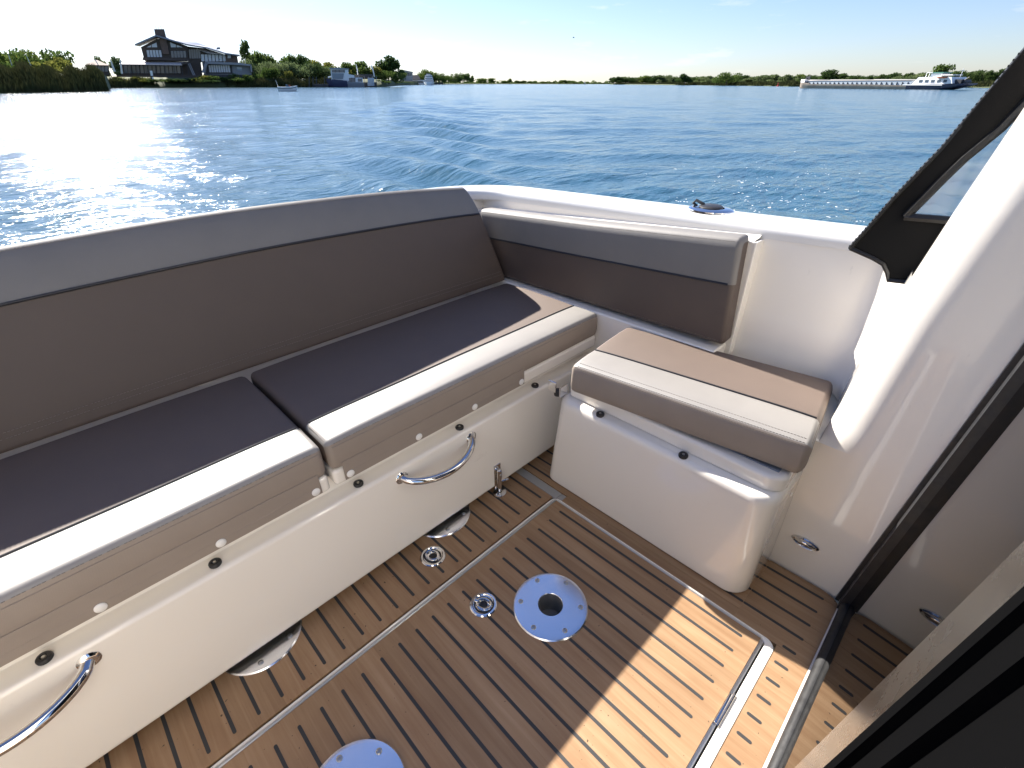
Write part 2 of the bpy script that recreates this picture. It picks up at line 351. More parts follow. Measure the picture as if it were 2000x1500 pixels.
# ------------------------------------------------------------------ river banks (land)
M['grass'] = mat('bank_grass', (.045, .068, .020), .9, var=(.35, 1., (.085, .095, .032)))
M['earth'] = mat('bank_earth', (.11, .085, .055), .9, var=(.8, 1., (.20, .18, .15)))
def bank(name, pts, hts, far):
    """pts: (azimuth, distance of the waterline); land rises from the water and runs back to `far` metres"""
    rows = []
    A = []
    for (a0, d0), (a1, d1) in zip(pts[:-1], pts[1:]):
        n = max(2, int(abs(a1-a0)/math.radians(.5)))
        for k in range(n): A.append((a0+(a1-a0)*k/n, d0+(d1-d0)*k/n))
    A.append(pts[-1])
    for a, d in A:
        j = rng.normal(0, .6)*d/200
        rows.append([pol(a, d+j, -.5), pol(a, d+j+.6, .25), pol(a, d+2.5, .5*hts+rng.normal(0, .08)), pol(a, d+7, hts+rng.normal(0, .1)), pol(a, d+40, hts+.2), pol(a, max(far, d+60), hts+.3)])
    o = add(name, grid(rows), M['grass'], smooth=60, kind='structure'); o.location = Vector(o.location); level(o); return o
rad = math.radians
bank('left_riverbank', [(rad(-95), 120), (rad(-30), 95), (az_of(-120), 110), (az_of(60), 122), (az_of(150), 128), (az_of(207), 138), (az_of(213), 215), (az_of(400), 232), (az_of(640), 252), (az_of(745), 268), (az_of(775), 430), (az_of(850), 800)], 3.0, 3500)
bank('far_riverbank', [(az_of(846), 850), (az_of(920), 1300), (az_of(1010), 1900), (az_of(1120), 2400), (az_of(1200), 3600)], 1.2, 6000)
bank('right_riverbank', [(az_of(1192), 1700), (az_of(1240), 1350), (az_of(1330), 950), (az_of(1549), 540), (az_of(1760), 500), (az_of(1950), 470), (rad(110), 420), (rad(150), 500)], 1.2, 5000)

# ------------------------------------------------------------------ vegetation
def leafmat(name, a, b, trans=.2):
    m = bpy.data.materials.new(name); m.use_nodes = True; t = m.node_tree; t.nodes.clear(); o = t.nodes.new('ShaderNodeOutputMaterial')
    g = t.nodes.new('ShaderNodeNewGeometry'); oi = t.nodes.new('ShaderNodeObjectInfo'); n = t.nodes.new('ShaderNodeTexNoise'); n.inputs['Scale'].default_value = .45; n.inputs['Detail'].default_value = 4
    t.links.new(g.outputs['Position'], n.inputs['Vector']); ad = t.nodes.new('ShaderNodeMath'); ad.operation = 'MULTIPLY_ADD'; ad.inputs[1].default_value = .7
    t.links.new(n.outputs[0], ad.inputs[0]); s = t.nodes.new('ShaderNodeMath'); s.operation = 'MULTIPLY'; s.inputs[1].default_value = .35; t.links.new(oi.outputs['Random'], s.inputs[0]); t.links.new(s.outputs[0], ad.inputs[2])
    r = t.nodes.new('ShaderNodeValToRGB'); r.color_ramp.elements[0].position = .25; r.color_ramp.elements[1].position = .8
    r.color_ramp.elements[0].color = (*a, 1); r.color_ramp.elements[1].color = (*b, 1); t.links.new(ad.outputs[0], r.inputs[0])
    d = t.nodes.new('ShaderNodeBsdfDiffuse'); tr = t.nodes.new('ShaderNodeBsdfTranslucent'); mx = t.nodes.new('ShaderNodeMixShader'); mx.inputs[0].default_value = trans
    t.links.new(r.outputs[0], d.inputs[0]); t.links.new(r.outputs[0], tr.inputs[0]); t.links.new(d.outputs[0], mx.inputs[1]); t.links.new(tr.outputs[0], mx.inputs[2]); t.links.new(mx.outputs[0], o.inputs[0]); return m
M['leaf'] = leafmat('leaves_green', (.055, .100, .026), (.150, .195, .050), .32)
M['leaf_dark'] = leafmat('leaves_dark', (.034, .066, .022), (.085, .125, .038), .28)
M['leaf_yellow'] = leafmat('leaves_yellow', (.11, .140, .028), (.25, .24, .06), .32)
M['leaf_grey'] = leafmat('leaves_willow', (.080, .118, .050), (.185, .225, .10), .32)
M['reed'] = leafmat('reed', (.022, .042, .014), (.080, .080, .034), .12)
M['bark'] = mat('bark', (.07, .055, .04), .9)
def crown_mesh(name, kind, seed, n):
    r = np.random.default_rng(seed); L = []
    if kind == 'poplar': lobes = [(r.normal(0, .10), r.normal(0, .10), z, .27*(1-abs(z-.45)*1.2)+.05, .14) for z in np.linspace(.14, .92, 11)]
    elif kind == 'willow': lobes = [(r.normal(0, .25), r.normal(0, .25), r.uniform(.28, .72), r.uniform(.22, .34), r.uniform(.2, .28)) for _ in range(11)]
    elif kind == 'bush': lobes = [(r.normal(0, .3), r.normal(0, .3), r.uniform(.2, .62), r.uniform(.2, .34), r.uniform(.2, .34)) for _ in range(9)]
    else: lobes = [(r.normal(0, .20), r.normal(0, .20), r.uniform(.26, .82), r.uniform(.20, .32), r.uniform(.13, .20)) for _ in range(15)]
    V = np.zeros((n*4, 3)); k = 0
    for i in range(n):
        lx, ly, lz, lr, lh = lobes[r.integers(len(lobes))]
        d = r.normal(size=3); d /= np.linalg.norm(d); q = (r.random()**.45)
        p = np.array([lx, ly, lz]) + d*q*np.array([lr, lr, lh]); p[2] = max(p[2], .03)
        a = r.normal(size=3)+d*.8; a /= np.linalg.norm(a); u = np.cross(a, r.normal(size=3)); u /= np.linalg.norm(u); v = np.cross(a, u)
        s = r.uniform(.020, .046)
        if kind == 'willow': v = v*.5+np.array([0, 0, -1.]); u = u*.6
        V[k:k+4] = [p-u*s-v*s*.6, p+u*s-v*s*.6, p+u*s*.7+v*s, p-u*s*.7+v*s]; k += 4
    V[:, 2] *= 1/ max(V[:, 2].max(), .01)
    F = np.arange(n*4).reshape(-1, 4)
    me = bpy.data.meshes.new(name); me.from_pydata(V.tolist(), [], F.tolist()); me.update(); return me
def trunk_mesh(name, kind, seed):
    r = np.random.default_rng(seed); top = .8 if kind == 'poplar' else .6
    parts = [tube([(0, 0, -.03), (.01, 0, .2), (-.01, .01, .42), (0, 0, top)], [.030, .022, .016, .006], 7)]
    for k in range(6):
        a = r.uniform(0, 6.28); z = r.uniform(.25, .5); l = .1 if kind == 'poplar' else .26
        parts.append(tube([(0, 0, z), (math.cos(a)*l*.5, math.sin(a)*l*.5, z+.11), (math.cos(a)*l, math.sin(a)*l, z+.26)], [.011, .007, .003], 5))
    V, F = join(*parts); me = bpy.data.meshes.new(name); me.from_pydata(V, [], F); me.update(); return me
CR = {}
for kd, n in (('round', 2400), ('poplar', 1300), ('willow', 2600), ('bush', 1500)):
    for s in range(3): CR[kd, s] = (crown_mesh('crown_'+kd, kd, 11+s*5+len(kd), n), trunk_mesh('trunk_'+kd, kd, 5+s))
TM = {}
def tree(kind, px, D, y_base, y_top, wpx, label, mt='leaf', group=None, name='tree', s=None, cat='tree', sink=.2):
    """a tree standing D metres off in the direction px, its height and spread taken from the photograph"""
    s = random.randrange(3) if s is None else s
    if group and 'KIND' in label: label = label.replace('KIND', {'leaf': 'green', 'leaf_dark': 'dark green', 'leaf_yellow': 'yellowish', 'leaf_grey': 'grey-green'}[mt]+' '+{'round': 'round-topped tree', 'willow': 'bushy drooping tree', 'bush': 'low rounded bush', 'poplar': 'poplar'}[kind])
    b = at(px, y_base, D); t = at(px, y_top, D); h = t.z - 1.2 if y_base is None else t.z
    base = Vector((b.x, b.y, 1.5)); h = max(t.z-1.5, 1.0)
    wd = (at(px+wpx/2, y_top, D)-at(px-wpx/2, y_top, D)).length*1.22
    root = thing(name, base, label, cat, group); root.scale = (wd*1.05, wd*1.05, h); root.rotation_euler = (0, 0, random.uniform(0, 6.28))
    key = (kind, s, mt)
    if key not in TM:
        c = CR[kind, s][0].copy(); c.materials.append(M[mt]); k = CR[kind, s][1].copy(); k.materials.append(M['bark']); TM[key] = (c, k)
    for nm, me in (('trunk', TM[key][1]), ('crown', TM[key][0])):
        o = bpy.data.objects.new(nm, me); COL.objects.link(o); o.parent = root; WO[o.name] = Vector((0, 0, 0))
    level(root); return root

# near-left wood behind the reeds
tree('round', -4, 150, 170, 36, 70, 'tall tree rising behind the reed bed, its crown the loosest of that clump', 'leaf')
tree('willow', 14, 165, 170, 100, 60, 'low green bush tree behind the reeds beside the thin poles', 'leaf_dark', s=1)
tree('willow', 55, 170, 170, 93, 66, 'bushy willow behind the reed bed with a flattish crown', 'leaf_yellow', s=0)
tree('willow', 102, 165, 170, 91, 80, 'broad domed willow behind the reed bed', 'leaf', s=2)
tree('bush', 134, 150, 170, 112, 60, 'yellowish rounded bush at the edge of the reed bed', 'leaf_yellow', name='shrub', cat='shrub', s=1)
tree('bush', 50, 145, 170, 119, 70, 'dull green shrub in the reeds below the poles', 'leaf', name='shrub', cat='shrub', s=0)
for px, yt, wd, kd in ((-60, 60, 90, 'round'), (-130, 84, 90, 'willow'), (-220, 70, 110, 'round'), (-320, 92, 110, 'willow'), (-440, 76, 120, 'round'), (-570, 90, 130, 'willow'), (-720, 80, 150, 'round')):
    tree(kd, px, 150, 170, yt, wd, 'KIND in the clump beyond the reed bed', random.choice(('leaf', 'leaf_dark')), 'trees beyond the reed bed')
tree('round', 205, 330, 150, 108, 20, 'small round tree beyond the pavilion roof', 'leaf_grey')
tree('round', 237, 330, 150, 109, 30, 'round tree showing over the terrace awning', 'leaf_grey')
# between restaurant and ship
tree('poplar', 492, 275, 160, 77, 34, 'tall dark poplar beside the restaurant', 'leaf_dark', s=0)
for i, (px, yt, wd, mt, kd, D) in enumerate(((516, 98, 32, 'leaf', 'round', 285), (536, 104, 26, 'leaf', 'round', 290), (578, 104, 26, 'leaf', 'round', 300), (597, 105, 30, 'leaf_dark', 'round', 300), (512, 114, 42, 'leaf_grey', 'willow', 262), (553, 118, 42, 'leaf_grey', 'willow', 262), (585, 120, 44, 'leaf_grey', 'willow', 264), (618, 118, 30, 'leaf_dark', 'willow', 266), (634, 122, 34, 'leaf_grey', 'willow', 268), (525, 131, 30, 'leaf', 'bush', 250), (622, 116, 26, 'leaf_yellow', 'round', 300), (645, 120, 28, 'leaf_yellow', 'round', 310), (560, 110, 34, 'leaf_dark', 'round', 320), (606, 112, 34, 'leaf', 'round', 330), (540, 124, 40, 'leaf_grey', 'willow', 268), (600, 126, 40, 'leaf_dark', 'willow', 270), (500, 120, 34, 'leaf', 'willow', 280), (655, 128, 30, 'leaf', 'willow', 290))):
    tree(kd, px, D, 165, yt, wd, 'KIND in the row between the restaurant and the moored ship', mt, 'trees between the restaurant and the ship')
for px, yt, wd, mt, kd in ((684, 120, 28, 'leaf', 'round'), (707, 118, 34, 'leaf', 'round'), (690, 130, 30, 'leaf_yellow', 'willow'), (734, 128, 28, 'leaf_yellow', 'round'), (720, 138, 30, 'leaf_grey', 'willow'), (672, 132, 30, 'leaf', 'willow'), (700, 132, 34, 'leaf_dark', 'willow'), (745, 134, 30, 'leaf', 'willow'), (776, 140, 24, 'leaf', 'willow')):
    tree(kd, px, 300, 165, yt, wd, 'KIND on the bank behind the moored ship', mt, 'trees behind the moored ship')
tree('round', 760, 310, 165, 107, 42, 'big dark round tree standing apart past the moored ship', 'leaf_dark', s=1)
tree('round', 787, 640, 165, 135, 14, 'slim tree beside the grey waterside house', 'leaf')
for px, yt, wd in ((828, 134, 22), (842, 137, 20), (858, 141, 18), (868, 145, 14), (822, 140, 16)):
    tree('willow', px, 900, 165, yt, wd, 'tree behind the white passenger ship', 'leaf', 'trees behind the passenger ship')
for px, yt, wd, D in ((876, 146, 14, 1000), (890, 142, 12, 1000), (904, 141, 14, 1000), (912, 142, 10, 1000), (922, 147, 8, 1050), (938, 152, 12, 1250), (946, 152, 10, 1250), (960, 152, 14, 1300), (983, 157, 16, 1500), (995, 153, 9, 1500), (1012, 157, 14, 1700), (1022, 157, 12, 1700), (1042, 159, 18, 2000), (1060, 159, 16, 2000), (1075, 160, 12, 2000), (1096, 156, 12, 2100), (1106, 156, 12, 2100), (1120, 157, 16, 2200), (1130, 158, 14, 2200), (1148, 161, 14, 3300), (1162, 161, 14, 3300), (1178, 161.5, 14, 3300), (1190, 161.5, 12, 3300)):
    tree(random.choice(('round', 'willow', 'bush')), px, D, 164, yt, wd, 'distant KIND on the far shore where the river meets the horizon', 'leaf', 'trees on the far shore')
# right bank wood
tree('round', 1612, 600, 168, 135, 36, 'dark rounded tree behind the bow half of the barge', 'leaf_dark', s=2)
tree('round', 1830, 540, 168, 124, 40, 'tallest broad tree right behind the barge wheelhouse', 'leaf', s=0)
tree('round', 1336, 900, 168, 143, 22, 'tree standing above its neighbours in the wood on the shore', 'leaf_dark', s=1)
tree('willow', 1418, 760, 168, 140, 34, 'wide tree topping the wood above the red buoy', 'leaf', s=1)
x = 1198.
while x < 2010:
    f = (x-1196)/760.; D = 1650*max(0, 1-f)**2.2+560; D = min(D, 1600)
    yt = 149 - 8*min(f*2, 1)*.3 - (14*max(0, f-.62)/.38 if f > .62 else 0) + random.uniform(-3.0, 3.5)
    tree(random.choice(('round', 'round', 'willow')), x, D+random.uniform(0, 60), 168, yt, random.uniform(14, 22)*(1+.5*f), 'KIND of the wood along the shore behind the barge', random.choice(('leaf_dark', 'leaf_grey', 'leaf_grey', 'leaf_grey', 'leaf', 'leaf_dark')), 'trees of the wood behind the barge')
    x += random.uniform(6, 10)*(1+.55*f)

def reeds(name, spans, label, n, hmin, hmax, mt='reed'):
    """spans: (px0, px1, D0, D1, depth); thousands of upright blades: nobody could count them"""
    V, F = [], []; tot = sum(abs(s[1]-s[0])*s[2] for s in spans)
    for (p0, p1, d0, d1, dep) in spans:
        m = int(n*abs(p1-p0)*d0/tot); a0, a1 = az_of(p0), az_of(p1)
        for _ in range(m):
            t = random.random(); q = random.random(); a = a0+(a1-a0)*t; d = d0+(d1-d0)*t + q*dep - .8
            x, y, _ = pol(a, d); h = random.uniform(hmin, hmax)*(.55+.45*min(1, q*3))*(.86+.14*math.sin(a*260)+.1*math.sin(a*97)); s = .0011*d
            th = random.uniform(0, PI); cx, cy = math.cos(th)*s*.5, math.sin(th)*s*.5; lx, ly = random.gauss(0, .09)*h, random.gauss(0, .09)*h
            z0 = -.2+min(q*dep*.25, 1.5); i = len(V)
            V += [(x-cx, y-cy, z0), (x+cx, y+cy, z0), (x+cx*.9+lx*.5, y+cy*.9+ly*.5, z0+h*.6), (x+cx*.3+lx, y+cy*.3+ly, z0+h), (x-cx*.9+lx*.5, y-cy*.9+ly*.5, z0+h*.6)]
            F.append((i, i+1, i+2, i+3, i+4))
    o = add(name, (V, F), M[mt], smooth=None, fix=False, label=label, cat='reeds', kind='stuff'); level(o); return o
reeds('reed_bed', [(-900, -140, 96, 110, 14), (-140, 60, 110, 122, 14), (60, 150, 122, 128, 14), (150, 207, 128, 138, 12)], 'tall dark green reed bed along the near shore', 30000, 2.3, 3.4)
reeds('bank_reeds', [(440, 640, 236, 252, 6), (205, 300, 215, 224, 5)], 'brownish reeds on the bank below the restaurant', 7000, 1.8, 2.9)
reeds('shore_reeds', [(1200, 1330, 1600, 950, 10), (1330, 1549, 950, 540, 12), (1549, 1760, 540, 500, 12), (1760, 2010, 500, 465, 14)], 'long belt of reeds along the wooded shore behind the barge', 16000, 2.4, 3.8)
for i, (px, D, yt, wd, mt) in enumerate(((250, 222, 150, 40, 'leaf_yellow'), (275, 222, 152, 36, 'leaf_yellow'), (322, 226, 160, 26, 'leaf_yellow'), (400, 232, 147, 40, 'leaf_yellow'), (432, 234, 147, 44, 'leaf'), (470, 238, 143, 34, 'leaf'), (225, 220, 150, 36, 'leaf'), (360, 229, 152, 60, 'leaf_dark'), (310, 227, 153, 60, 'leaf_dark'), (565, 250, 138, 14, 'leaf_yellow'), (745, 275, 155, 26, 'leaf'), (775, 420, 160, 26, 'leaf'), (660, 262, 150, 30, 'leaf_yellow'), (495, 246, 148, 20, 'leaf_yellow'))):
    tree('bush', px, D+3, 168, yt, wd, 'KIND on the bank below the restaurant', mt, 'shrubs on the restaurant bank', 'shrub', cat='shrub')

# ------------------------------------------------------------------ the motor boat: hull, coamings, sole
def arc(cx, cy, rx, ry, a0, a1, n):
    return [(cx+rx*math.cos(a0+(a1-a0)*k/n), cy+ry*math.sin(a0+(a1-a0)*k/n)) for k in range(n+1)]
boat = thing('motor_boat', (.26, .7, -.45), 'white motor boat with an open aft cockpit, moulded gunwale and wing pillar', 'motor boat')
# white moulded floor pan under the teak panels
add('floor_pan', box(-.80, 1.06, -.12, 1.5, -.11, -.075), M['gel'], boat)
# inner side wall below the seat level, running forward to the glass
def lerp(x, xs, ys): return float(np.interp(x, xs, ys))
rows = []
for z in np.linspace(-.012, .385, 8): rows.append([(1.052, y, z) for y in np.linspace(-.30, .715, 18)])
add('side_wall', grid(rows), M['gel'], boat, fix=False)
# wing: the wall rises into a rounded pillar that rakes forward
def nose(z): return lerp(z, [.42, .50, .60, .70, .76, .86, 1.01, 1.25, 1.75], [.120, .115, .107, .098, .089, .074, .049, .010, -.09])
rows = []
for z in np.concatenate([np.linspace(.385, .47, 12), np.linspace(.49, 1.75, 38)]):
    e = nose(z); k = min(1, max(0, (z-.385)/.075)); k = math.sin(k*PI/2)**.8
    sec = [(1.052, -.45), (1.052, -.25), (1.052, e-.085)] + arc(1.052+.075, e-.08, .075, .08, PI, PI/2, 10)[1:] + [(1.160, e-.001)] + arc(1.175, e-.03, .03, .027, PI/2, 0, 5) + [(1.205, e-.10), (1.205, -.45)]
    rows.append([(1.052+(x-1.052)*k, y, z) for x, y in sec])
add('wing_pillar', grid(rows), M['gel'], boat, smooth=60, fix=False)
# alcove beside the small seat: concave corner and back wall
rows = []
for z in np.linspace(.40, .738, 16):
    e = nose(max(z, .42)); xb = 1.280+.0172*(z-.42)/.31; r = .075
    sec = [(1.128, e-.006), (1.16, e+.002), (1.19, e+.006)] + arc(xb-r, e+.010+r, r, r, -PI/2, 0, 9) + [(xb+.002, e+.18), (xb+.003, .30), (xb, .445)]
    rows.append([(x, y, z) for x, y in sec])
add('alcove_wall', grid(rows), M['gel'], boat, smooth=60, fix=False)
add('alcove_shelf', box(1.0535, 1.31, .085, .47, .36, .385), M['gel'], boat)
# gunwale with a rolled top, running aft and turning round the quarter into the transom
def path_gun():
    P = []
    for y in np.linspace(-.6, 1.34, 26): P.append((1.365, y))
    P += arc(1.365-.26, 1.34, .26, .27, 0, PI/2, 12)[1:]
    for x in np.linspace(1.0, -.75, 12): P.append((x, 1.612))
    return P
PG = path_gun()
def gz(i):
    x, y = PG[i]; return lerp(y, [-.6, .2, .45, 1.3, 1.61], [.778, .765, .757, .732, .722]) - (.014 if x < 1.1 else 0)
rows = []
for i, (x, y) in enumerate(PG):
    a, b = PG[max(i-1, 0)], PG[min(i+1, len(PG)-1)]; t = Vector((b[0]-a[0], b[1]-a[1])).normalized(); nx, ny = t.y, -t.x    # outward
    z = gz(i); sec = [(-.068, -.034), (-.068, -.022)] + arc(-.046, -.022, .022, .022, PI, PI/2, 5)[1:] + [(0, .003)] + arc(.045, -.028, .03, .028, PI/2, 0, 5) + [(.078, -.08), (.085, -.5), (.03, -1.3)]
    rows.append([(x+nx*s, y+ny*s, z+dz) for s, dz in sec])
add('gunwale', grid(rows), M['gel2'], boat, smooth=60, fix=False)
# inner liner below the gunwale, aft of the alcove
rows = []
for y in np.linspace(.425, 1.52, 22):
    zt = lerp(y, [.425, 1.46], [.726, .655]); zg = lerp(y, [.425, 1.3, 1.55], [.757, .732, .722])-.03
    rows.append([(1.2972, y, zg+.004), (1.297, y, zt+.006), (1.288, y, zt), (1.262, y, zt-.002), (1.256, y, zt-.008), (1.256, y, .40)])
add('cockpit_liner', grid(rows), M['gel'], boat, smooth=50, fix=False)
add('liner_edge', rbox(1.2555, 1.30, .417, .4265, .41, .722, .003, 2), M['gel'], boat)
# transom inner moulding behind the backrest and the seat base it rests on
add('transom_moulding', rbox(-.78, 1.35, 1.47, 1.60, .0, .70, .02), M['gel'], boat)
add('corner_moulding', rbox(1.179, 1.258, .43, 1.47, .0, .445, .006), M['gel'], boat)
# far side of the cockpit and the cabin bulkhead behind the camera (outside the picture)
add('cockpit_wall', rbox(-.86, -.70, -.45, 1.60, -.05, .74, .02), M['gel'], boat)
add('bulkhead', rbox(-.80, -.26, -.17, -.12, -.05, 1.75, .01), M['gel'], boat)  # unseen; widened so its sunlit white face bounces light onto the bench
add('bounce_header', rbox(-.86, 1.22, -.60, -.20, 1.752, 2.02, .04), M['gel'], boat)  # unseen white header, added to throw warm sun bounce into the cockpit
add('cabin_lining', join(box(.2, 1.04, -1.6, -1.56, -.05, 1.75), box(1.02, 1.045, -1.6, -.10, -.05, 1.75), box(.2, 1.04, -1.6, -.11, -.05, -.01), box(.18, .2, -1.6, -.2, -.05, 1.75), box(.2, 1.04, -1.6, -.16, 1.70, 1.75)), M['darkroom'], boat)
# mooring eye set in the gunwale: chrome ring with a black cap on a strap
cl = (1.372, .60, .7555)
e = add('rod_holder', lathe([(0, .0), (.050, .0), (.050, .003), (.042, .007), (.030, .0075), (.028, .003), (0, .002)], cl, 28), M['chrome'], boat)
for v in e.data.vertices: v.co.y = (v.co.y-(cl[1]-WO[boat.name].y))*1.25+(cl[1]-WO[boat.name].y)
add('holder_cap', join(lathe([(0, .006), (.031, .006), (.032, .009), (.027, .0125), (0, .0135)], cl, 24), tube([(cl[0]-.004, cl[1]+.040, cl[2]+.006), (cl[0]-.004, cl[1]+.052, cl[2]+.013), (cl[0]-.004, cl[1]+.044, cl[2]+.021), (cl[0]-.004, cl[1]+.02, cl[2]+.013)], .0042, 8)), M['rubber'], e)
# recessed chrome light / pull on the side wall
def recess_ring(c):
    o = add('courtesy_light', lathe([(0, 0), (.031, 0), (.031, .004), (.027, .0075), (.022, .006), (.019, .002), (0, .0025)], (0, 0, 0), 26, axis='x'), M['chrome'], boat)
    me = o.data
    for v in me.vertices:
        w_ = Vector(v.co) + WO[boat.name]; v.co = Vector((c[0]+w_.x, c[1]+w_.y, c[2]+w_.z*.42)) - WO[boat.name]
    s = add('eyelid', tube([(c[0]-.006, c[1]-.021, c[2]+.002), (c[0]-.011, c[1]-.011, c[2]+.006), (c[0]-.012, c[1], c[2]+.0075), (c[0]-.011, c[1]+.011, c[2]+.006), (c[0]-.006, c[1]+.021, c[2]+.002)], [.003, .0045, .005, .0045, .003], 10), M['chrome'], o)
recess_ring((1.0515, .066, .108))

# ---- teak sole: panels of planks with caulked seams that stop short of the edges
PITCH = .0459; X0 = .793
SEAMS = [X0-PITCH*k for k in range(-6, 30)]
def panel(parent, xa, xb, ya, yb, s0, s1, zt=0., seams=None, wd=.0068, holes=()):
    """full-length planks, caulked seams from s0 to s1 that stop short of the ends; planks open under the table plates"""
    z0 = zt-.012; cuts = [xa]+[s for s in sorted(seams) if xa+.012 < s < xb-.012]+[xb]
    def spans(x0, x1, y0, y1):
        S = [(y0, y1)]
        for hx, hy in holes:
            if x1 > hx-.030 and x0 < hx+.030:
                S = [q for (p, r) in S for q in ((p, min(r, hy-.040)), (max(p, hy+.040), r)) if q[1]-q[0] > .004] if any(p < hy < r for p, r in S) else S
        return S
    for a, b in zip(cuts[:-1], cuts[1:]):
        [add('plank', box(a, b, p, q, z0, zt), M['teak'], parent, smooth=None, fix=False) for p, q in spans(a, b, ya, yb)]
    for s in cuts[1:-1]:
        [add('caulk_seam', capsule_flat(s, p, q, wd, zt-.0004, .0008), M['caulk'], parent, smooth=None) for p, q in spans(s-.002, s+.002, s0, s1)]
def socket(parent, c, zt=0., rot=.3):
    """round aluminium base plate for a table leg with six screws and a bore"""
    s = add('table_socket', lathe([(.0285, -.045), (.0285, .0035), (.0300, .0052), (.078, .0052), (.0865, .0042), (.0890, .0015), (.0890, 0)], (c[0], c[1], zt), 56), M['alu'], parent, smooth=35)
    add('bore', lathe([(.0284, .0045), (.0280, -.055), (0, -.055)], (c[0], c[1], zt), 32), M['socket'], s)
    for k in range(6):
        a = rot+k*PI/3; x, y = c[0]+.071*math.cos(a), c[1]+.071*math.sin(a)
        add('screw', join(lathe([(.0058, 0), (.0058, .0012), (.0040, .0026), (.0016, .0026), (.0010, .0014), (0, .0013)], (x, y, zt+.0050), 12)), M['screw'], s)
def lift_ring(parent, c, zt, rot):
    """flush chrome lifting ring: dished rosette, D-shaped pull and a dark recess"""
    o = add('lift_ring', lathe([(.033, 0), (.033, .002), (.0305, .0042), (.0265, .0042), (.0250, .0022), (.0235, .0012), (0, .0010)], (c[0], c[1], zt), 32), M['chrome'], parent, smooth=35)
    def w2(p): return (c[0]+p[0]*math.cos(rot)-p[1]*math.sin(rot), c[1]+p[0]*math.sin(rot)+p[1]*math.cos(rot), zt+p[2])
    ring = [w2((.0135*math.cos(a), .0175*math.sin(a)-.002, .0044)) for a in np.linspace(0, 2*PI, 25)]
    add('pull', join(tube(ring, .0033, 8, caps=False), tube([w2((0, .0145, .0044)), w2((0, .0225, .0044))], .0052, 8)), M['chrome'], o)
    add('recess_shade', lathe([(.0105, .0014), (.0100, .0020), (0, .0021)], (c[0], c[1], zt), 20), M['rubber'], o)  # raised black disc painting in the shade under the pull
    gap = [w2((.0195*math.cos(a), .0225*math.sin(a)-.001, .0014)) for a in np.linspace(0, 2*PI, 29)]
    add('slot_shade', tube(gap, .0020, 6, caps=False), M['rubber'], o)  # black ring painting in the shade of the gap round the pull
# side + forward panel, one fixed surface
sole = thing('cockpit_sole', (.9, .3, -.02), 'fixed teak cockpit sole of narrow strips along the white side wall', 'deck')
panel(sole, .8560, 1.0440, .118, 1.02, .118, .99, 0, [.880, .926, .973, 1.020])
def side_fwd():
    xs = [.8280]+[.880, .926, .973, 1.020]+[1.0440]
    for i, (a, b) in enumerate(zip(xs[:-1], xs[1:])):
        if i == 4:
            P = [(a+.0004, .118, -.012), (a+.0004, -.0441, -.012)] + [(x, y, -.012) for x, y in arc(1.020+.004, -.0441+.045, .022, .045, -PI/2, 0, 8)] + [(b+.002, .118, -.012)]
            P[-1] = (1.0460, .118, -.012)
            add('plank', prism(P, (0, 0, .012)), M['teak'], sole, smooth=None)
        else: add('plank', box(a+(.0004 if i else 0), b-.0004, -.0441, .1179, -.012, 0), M['teak'], sole, smooth=None, fix=False)
    for s in (.880, .926, .973, 1.020): add('caulk_seam', capsule_flat(s, -.016, .1178, .0068, -.0004, .0008), M['caulk'], sole, smooth=None)
    add('margin_board', box(.8280, .8555, .118, .640, -.012, 0), M['teak'], sole, smooth=None, fix=False)
    xs = [-.70]+[s for s in sorted(SEAMS) if -.69 < s < .80]+[.8276]
    add('margin_board', box(-.70, .8276, -.0441, .0225, -.012, 0), M['teak'], sole, smooth=None, fix=False)
    for s in sorted([.835-.0468*k for k in range(28)]): add('caulk_seam', capsule_flat(s, -.0155, .0130, .0068, -.0004, .0008), M['caulk'], sole, smooth=None)
side_fwd()
# white edge strip by the sill and moulded gutter round the hatch
add('edge_strip', join(rbox(-.70, 1.03, -.0510, -.0445, -.012, .0012, .0015, 2)), M['gel'], sole)
def rrect(x0, x1, y0, y1, r, n=6, z=0):
    return [(x, y, z) for cx, cy, a in ((x1-r, y1-r, 0), (x0+r, y1-r, PI/2), (x0+r, y0+r, PI), (x1-r, y0+r, 1.5*PI)) for x, y in arc(cx, cy, r, r, a, a+PI/2, n)]
oR, iR = rrect(-.62, .8275, .0230, .6650, .022), rrect(-.60, .8215, .0415, .6590, .014)
rows = [[(x, y, -.012) for x, y, _ in oR], [(x, y, .0012) for x, y, _ in oR], [(x*.5+a*.5, y*.5+b*.5, .0022) for (x, y, _), (a, b, _) in zip(oR, iR)], [(a, b, -.001) for a, b, _ in iR], [(a, b, -.030) for a, b, _ in iR]]
add('hatch_gutter', grid(rows, True), M['gel'], sole, smooth=50)
# grey drain channel between the panels
add('drain_channel', join(rbox(.8225, .8555, .6600, 1.02, -.012, -.002, .004), rbox(.8290, .8555, .6405, .6598, -.012, -.002, .004)), M['grey_seal'], sole)
